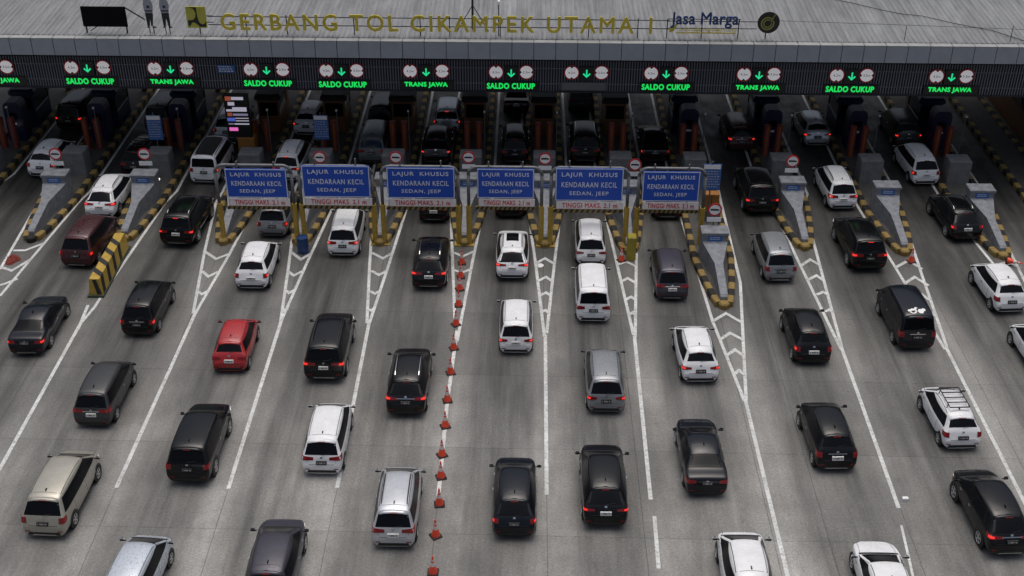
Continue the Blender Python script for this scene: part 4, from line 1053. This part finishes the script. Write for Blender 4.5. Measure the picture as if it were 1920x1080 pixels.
    m.add([(-.215, yq-tilt, pz-.02), (.215, yq-tilt, pz-.02), (.215, yq, pz+.12), (-.215, yq, pz+.12), (-.215, yq+.06, pz-.02), (.215, yq+.06, pz-.02), (.215, yq+.06, pz+.12), (-.215, yq+.06, pz+.12)],
          [(0, 1, 2, 3), (7, 6, 5, 4), (0, 4, 5, 1), (1, 5, 6, 2), (2, 6, 7, 3), (3, 7, 4, 0)])
    ip = add('number_plate', m.mesh('number_plate', PLATEB), None, 'plate')
    m = MB(); x = -.17
    for wch in (.03, 0, .035, .035, .035, .035, 0, .03, .03):
        if wch:
            f0, f1 = .35, .80
            m.add([(x, yq-tilt*(1-f0)-.004, pz-.02+.14*f0), (x+wch*.8, yq-tilt*(1-f0)-.004, pz-.02+.14*f0), (x+wch*.8, yq-tilt*(1-f1)-.004, pz-.02+.14*f1), (x, yq-tilt*(1-f1)-.004, pz-.02+.14*f1)], [(0, 1, 2, 3)])
        x += wch if wch else .03
        x += .006
    add('plate_marks', m.mesh('plate_marks', PMARKW), ip, 'platemark')
    m = MB(); cz_ = pz+.17; pt.quad(m, [(-W2*.42, .03, cz_), (W2*.42, .03, cz_), (W2*.42, .03, cz_+.035), (-W2*.42, .03, cz_+.035)], (0, 1, 0), 8, 1, .02); add('chrome_strip', m.mesh('chrome_strip', CHROME), None, 'chrome')
    if kind == 'sedan': cz_ -= .13
    m = MB(); pt.quad(m, [(-.05, .03, cz_+.05), (.05, .03, cz_+.05), (.05, .03, cz_+.11), (-.05, .03, cz_+.11)], (0, 1, 0), 2, 2, .014); add('badge', m.mesh('badge', CHROME))
    # rear spoiler with high brake lamp, roof grooves, antenna
    zr = rt[1]; ysp = rt[0]
    if kind not in ('sedan', 'minibus'):
        m = MB(); q, n = pt.hit((0, ysp+.14, zr+.1), (0, 0, -1)); zq = q.z; w0 = wr_*.90
        e, en = pt.hit((w0*.9, ysp+.14, zr+.1), (0, 0, -1)); ze = e.z
        def rg(x, zz): return [(x, ysp-.09, zz-.105), (x, ysp-.09, zz-.075), (x, ysp-.02, zz-.048), (x, ysp+.05, zz-.030), (x, ysp+.05, zz-.08), (x, ysp+.0, zz-.11)]
        m.loft([rg(-w0, ze-.01), rg(-w0*.6, (ze+zq)/2+.008), rg(0, zq+.006), rg(w0*.6, (ze+zq)/2+.008), rg(w0, ze-.01)])
        sm = m.mesh('spoiler', PAINT['white']); sm.shade_smooth(); isp = add('spoiler', sm, None, 'paint')
        m = MB(); m.box((0, ysp-.095, zq-.09), (.28, .02, .026)); add('brake_lamp', m.mesh('brake_lamp', DIM), isp, 'highlamp')
    m = MB()
    for s in (-1, 1):
        ya, yb = rt[0]+.28, fr[0]-.05; xx = wr_*.88
        pt.quad(m, [(s*xx, ya, zr+.2), (s*(xx+.022), ya, zr+.2), (s*(xx+.022), yb, zr+.2), (s*xx, yb, zr+.2)], (0, 0, -1), 1, 12, .003, .02)
    pt.quad(m, [(-wr_*.85, rt[0]+.27, zr+.2), (wr_*.85, rt[0]+.27, zr+.2), (wr_*.85, rt[0]+.285, zr+.2), (-wr_*.85, rt[0]+.285, zr+.2)], (0, 0, -1), 8, 1, .003, .02)
    add('roof_grooves', m.mesh('roof_grooves', TRIM))
    q, n = pt.hit((0, rt[0]+.42, zr+.2), (0, 0, -1))
    m = MB(); m.loft([[(q.x-.025, q.y-.09, q.z-.01), (q.x+.025, q.y-.09, q.z-.01), (q.x+.025, q.y+.09, q.z-.01), (q.x-.025, q.y+.09, q.z-.01)], [(q.x-.006, q.y-.09, q.z+.07), (q.x+.006, q.y-.09, q.z+.07), (q.x+.006, q.y-.03, q.z+.07), (q.x-.006, q.y-.03, q.z+.07)]]); add('antenna', m.mesh('antenna', TRIM))
    # bonnet gaps
    m = MB()
    for s in (-1, 1): pt.quad(m, [(s*W2*.74, fb[0]+.12, 1.3), (s*(W2*.74+.014), fb[0]+.12, 1.3), (s*(W2*.66+.014), L-.22, 1.3), (s*W2*.66, L-.22, 1.3)], (0, 0, -1), 1, 8, .003, .02)
    add('bonnet_gap', m.mesh('bonnet_gap', BLK))
    for s in (-1, 1):
        m = MB(); pt.quad(m, [(s*W2*.55, L-.10, .70), (s*W2*.88, L-.32, .72), (s*W2*.90, L-.40, .80), (s*W2*.58, L-.16, .78)], (-s*.3, -.8, -.5), 5, 3, .01); add('headlight', m.mesh('headlight', CHROME))
    # optional parts
    for s in (-1, 1):
        m = MB(); xx = wr_*.80; pts = []
        for k in range(9):
            yy = rt[0]+.35+(fr[0]-.12-rt[0]-.35)*k/8; q, n = pt.hit((s*xx, yy, zr+.2), (0, 0, -1)); pts.append((q.x, q.y, q.z+(.0 if k in (0, 8) else .05)))
        m.tube(pts, .022, 6); add('roof_rail', m.mesh('roof_rail', CHROME), None, 'rails')
    m = MB(); y0_, y1_ = rt[0]+.35, rt[0]+1.75; xx = wr_*.72; zq = max(s_[1] for s_ in sts)+.10
    for s in (-1, 1): m.tube([(s*xx, y0_, zq), (s*xx, y1_, zq)], .024, 6); [m.tube([(s*xx, yy, zq), (s*(xx+.06), yy, zq-.16)], .02, 5) for yy in (y0_+.2, y1_-.2)]
    for k in range(5): yy = y0_+(y1_-y0_)*k/4; m.box((0, yy, zq), (2*xx, .05, .03))
    add('roof_rack', m.mesh('roof_rack', TRIM), None, 'rack')
    m = MB(); pt.quad(m, [(-wr_*.52, (rt[0]+fr[0])/2-.1, zr+.2), (wr_*.52, (rt[0]+fr[0])/2-.1, zr+.2), (wr_*.52, fr[0]-.12, zr+.2), (-wr_*.52, fr[0]-.12, zr+.2)], (0, 0, -1), 6, 6, .004); add('sunroof', m.mesh('sunroof', GLASS), None, 'sunroof')
    m = MB(); pt.quad(m, [(-wr_*.95, rt[0]+.22, zr+.2), (wr_*.95, rt[0]+.22, zr+.2), (wr_*.92, fr[0]-.05, zr+.2), (-wr_*.92, fr[0]-.05, zr+.2)], (0, 0, -1), 10, 10, .005); add('roof_panel', m.mesh('roof_panel', TRIM), None, 'darkroof')
    q, n = pt.hit((0, 0, .95), (0, 1, 0)); m = MB(); m.lathe([(.20, -.02), (.33, .0), (.34, .05), (.34, .18), (.28, .21), (.0, .215)], (0, q.y-.0, .95), 'y', 24); add('spare_wheel', m.mesh('spare_wheel', [PAINT['silver']]), None, 'spare')
    PROTO[kind] = parts; return parts

CARGRP = 'cars queuing for the toll gate'
def car(kind, px, py, yaw, col, lit, label, opts=(), lamp='lampA', plate='b', name='car', cat='car', sc=1., z=.25, roofcol=None):
    sp = CARS[kind]; parts = proto(kind); p = P(px, py, z)
    t = thing(name, label, cat, (p.x, p.y, 0), R(-yaw), CARGRP); t.scale = (sc, sc*.965, sc)
    made = {}
    for i, (nm, me, par, flag) in enumerate(parts):
        if flag in ('rails', 'rack', 'sunroof', 'spare', 'chrome', 'skid', 'darkroof') and flag not in opts: continue
        if flag.startswith('lamp') and flag != lamp: continue
        o = obj(nm, me, made[par] if par is not None else t); made[i] = o
        def setm(k, m_):
            sl = o.material_slots[k]; sl.link = 'OBJECT'; sl.material = m_
        if flag == 'paint': setm(0, PAINT[col])
        elif flag == 'mirror': setm(0, PAINT[col])
        elif flag.startswith('lamp'): setm(1, LIT if lit else DIM)
        elif flag == 'highlamp': setm(0, LIT if lit == 2 else DIM)
        elif flag == 'plate' and plate == 'w': setm(0, PLATEW)
        elif flag == 'platemark' and plate == 'w': setm(0, PMARKB)
        elif flag == 'glass' and 'pale' in opts: setm(0, GLASS2)
        elif flag == 'rails' and 'blackrails' in opts: setm(0, TRIM)
    return t
W = 'w'
car('mpv', 222, 1172, 4, 'ice', 0, 'ice blue silver car cut off by the bottom edge at left')
car('crossover', 498, 1150, 0, 'plum', 0, 'dark plum grey car cut off by the bottom edge, left of the cones')
car('hatch', 1410, 1158, 0, 'white', 0, 'white car cut off by the bottom edge, right of the short dash', sc=1.08)
car('sedan', 1684, 1195, 0, 'white', 0, 'white car cut off by the bottom edge below the small white box')
car('big_mpv', 84, 1003, 2, 'champagne', 0, 'champagne people carrier at the lower left corner', ('skid',), 'lampB')
car('suv', 354, 904, 1, 'black', 0, 'matte black boxy off-roader with tail lamps off at lower left', (), 'lampB', sc=.97)
car('mpv', 174, 796, 1, 'grey', 0, 'dark grey people carrier behind the black saloon at left', ('chrome',), 'lampC', W)
car('sedan', 50, 662, -1, 'navy', 1, 'blue black saloon nearest the left edge', ('skid',), 'lampA')
car('hatch', 431, 694, -1, 'red', 0, 'bright red hatchback, the only red car in the open', (), 'lampA', W)
car('suv', 608, 712, 0, 'black', 1, 'black off-roader with white plate behind the red hatchback lane', ('rails', 'blackrails', 'skid'), 'lampC', W)
car('crossover', 761, 777, 0, 'black', 1, 'glossy black crossover with silver roof rails beside the cone row', ('rails', 'chrome'), 'lampC')
car('mpv', 604, 886, 0, 'white', 0, 'white people carrier with tail lamps off on the left lane line', (), 'lampC')
car('mpv', 738, 1023, 0, 'silver', 0, 'silver people carrier left of the nearest cones', ('rails', 'blackrails'), 'lampC', W)
car('crossover', 964, 1005, 0, 'navy', 1, 'black car right of the nearest cones', (), 'lampB', sc=.95)
car('crossover', 1135, 986, 0, 'black', 1, 'black people carrier with white plate and lit tail lamps by the short dash', (), 'lampA', W)
car('sedan', 1325, 926, -1, 'navy', 0, 'blue black saloon with tail lamps off, right of the single line', (), 'lampA')
car('hatch', 1568, 879, -2, 'black', 0, 'black hatchback with white plate between the two right hand lines', ('chrome', 'skid'), 'lampB', W, sc=1.08)
car('hatch', 1803, 839, -3, 'white', 0, 'white hatchback with black roof rack', ('rack',), 'lampB', sc=1.02)
car('crossover', 1893, 1040, -4, 'black', 1, 'black crossover at the lower right edge', ('chrome', 'skid'), 'lampC')
car('hatch', 1972, 704, -3, 'white', 0, 'white car mostly cut off by the right edge', (), 'lampA')
car('hatch', 1895, 583, -4, 'white', 0, 'white hatchback at right before the toppled cone', (), 'lampB', sc=1.05)
vc = car('van', 1717, 652, -2, 'navy', 0, 'black van with white patches on its roof', ('chrome',), 'lampB', sc=1.06)
car('hatch', 1524, 679, -1, 'black', 1, 'small black hatchback left of the black van', (), 'lampB', W, sc=1.08)
car('hatch', 1313, 714, -2, 'white', 1, 'white hatchback left of the striped gore on the right', (), 'lampA', sc=1.05)
car('mpv', 1136, 770, 0, 'steel', 1, 'silver people carrier behind the two white vans', (), 'lampA')
car('mpv', 967, 659, 0, 'white', 1, 'white car right of the cones, behind the sunroof car', (), 'lampA', W, sc=.95)
car('van', 1112, 600, 0, 'white', 0, 'tall white van, second of two white cars nose to tail', (), 'lampA')
car('mpv', 1108, 493, 0, 'white', 0, 'white people carrier, first of two white cars nose to tail', (), 'lampA', sc=.95)
car('mpv', 1260, 559, 0, 'plum', 0, 'plum grey people carrier left of the longest toll island', ('chrome', 'skid'), 'lampC', W)
car('crossover', 960, 521, 0, 'white', 1, 'white crossover with dark sunroof', ('sunroof', 'rails', 'blackrails'), 'lampC', W, sc=.95)
car('crossover', 804, 539, 0, 'black', 1, 'black crossover with silver roof rails and glass roof at the first cones', ('rails', 'sunroof', 'skid'), 'lampC', W)
car('hatch', 472, 539, 0, 'white', 1, 'white hatchback with lit tail lamps left of the second gantry post', (), 'lampB', W, sc=1.06)
car('mpv', 1463, 525, -2, 'steel', 0, 'silver people carrier right of the longest toll island', ('skid', 'chrome'), 'lampB')
car('suv', 1629, 505, -3, 'black', 2, 'black car with lit tail lamps between two hazard kerbs at right', (), 'lampC')
car('mpv', 259, 626, 1, 'black', 1, 'black people carrier right of the hazard barrier foot', ('chrome',), 'lampB')
car('big_mpv', 144, 497, 4, 'maroon', 1, 'dark maroon people carrier left of the hazard barrier', ('skid',), 'lampB')
car('crossover', 188, 407, 2, 'white', 1, 'white crossover with roof rails between two left crash heads', ('rails', 'blackrails'), 'lampC', W)
car('suv', 332, 459, 3, 'black', 2, 'black off-roader with white plate left of the first gantry', ('rails', 'skid'), 'lampA', W)
car('mpv', 643, 477, 0, 'white', 1, 'white people carrier just past the second gantry board', (), 'lampC')
car('mpv', 511, 440, 1, 'steel', 1, 'silver grey car under the leftmost gantry board', (), 'lampB')
car('mpv', 813, 412, 0, 'black', 1, 'black car peeking below the third gantry board', ('skid',), 'lampA', W)
car('mpv', 957, 404, 0, 'black', 0, 'dark car hidden behind the fourth gantry board')
car('mpv', 1251, 407, 0, 'black', 0, 'dark car hidden behind the sixth gantry board', ('skid',))
car('suv', 1428, 399, -2, 'black', 1, 'black car in the dark lane right of the pole sign')
car('mpv', 1580, 389, -3, 'white', 1, 'white people carrier with lit tail lamps before a right crash head', ('rails', 'blackrails'), 'lampC', W)
car('crossover', 1812, 449, -4, 'black', 1, 'black crossover with upright lit tail lamps at far right', ('rails',), 'lampB', W)
car('mpv', 1735, 343, -4, 'white', 1, 'white people carrier beside the rightmost payment machine', (), 'lampB', W)
car('hatch', 1532, 271, -3, 'silver', 1, 'pale hatchback under the canopy right of a navy machine', ('skid',), 'lampA', sc=1.05)
car('mpv', 1702, 272, -3, 'grey', 1, 'dark grey car under the canopy left of the right hand booth', ('pale',))
car('mpv', 1390, 280, -2, 'maroon', 1, 'dark red car under the canopy beside the orange column', ('chrome',), 'lampC')
car('sedan', 1228, 302, 0, 'black', 1, 'black saloon under the canopy behind the sixth gantry', (), 'lampB')
car('suv', 1097, 304, 0, 'black', 0, 'black car under the canopy behind the fifth gantry', ('rails', 'skid'))
car('mpv', 965, 303, 0, 'black', 0, 'black car under the canopy behind the fourth gantry', ('skid',))
car('crossover', 817, 306, 0, 'black', 1, 'black car following the spare wheel car', ('skid',), 'lampA')
car('suv', 838, 247, 0, 'silver', 2, 'silver grey off-roader with spare wheel on its tailgate', ('spare',), 'lampB', sc=.9)
car('van', 713, 246, 1, 'black', 0, 'black van under the canopy ahead of the grey green van')
car('van', 697, 303, 1, 'teal', 0, 'grey green van under the canopy before the third gantry', ('pale',))
car('mpv', 537, 336, 3, 'white', 2, 'white car behind the gap between first and second gantries', ('rails', 'blackrails'), 'lampC')
car('hatch', 574, 251, 3, 'white', 1, 'pale hatchback under the canopy beside the blue tariff sign', (), 'lampA', sc=1.05)
car('minibus', 384, 340, 3, 'white', 1, 'old white van with dark roof left of the message board', ('darkroof', 'skid'), 'lampB')
car('mpv', 425, 262, 3, 'silver', 1, 'silver car half hidden behind the message board', (), 'lampB')
car('mpv', 252, 327, 4, 'black', 0, 'black car with roof bars behind a round sign at left', ('rack',))
car('hatch', 77, 329, 4, 'white', 1, 'white hatchback beside the leftmost round sign', (), 'lampB', sc=1.05)
car('van', 130, 241, 4, 'black', 1, 'black van with lit lamps deep under the canopy at left')
car('van', 295, 245, 4, 'grey', 0, 'dark van behind the left tariff sign')
car('sedan', 968, 211, 0, 'black', 0, 'black car deepest under the canopy at the centre', (), 'lampA', W)
car('van', 1090, 207, 0, 'grey', 0, 'dusty grey van deepest under the canopy right of centre')
# white patches on the black van's roof
sp = CARS['van']; pt = Patcher(PROTO['van'][0][1]); m = MB()
for k, (dx, y, rr, nn) in enumerate(((-.20, .62, .17, 7), (.12, .60, .15, 6), (.27, .70, .10, 5), (-.05, .78, .09, 5), (-.36, .66, .08, 5))):
    ring = []
    for a in range(nn):
        q, n = pt.hit((dx+rr*math.cos(a*2*math.pi/nn+k), y+rr*1.1*math.sin(a*2*math.pi/nn+k), 2.2), (0, 0, -1)); ring.append(q+n*(.006+.003*k))
    m.add(ring, [tuple(range(nn))])
m.build('roof_sticker', WHITE, vc)
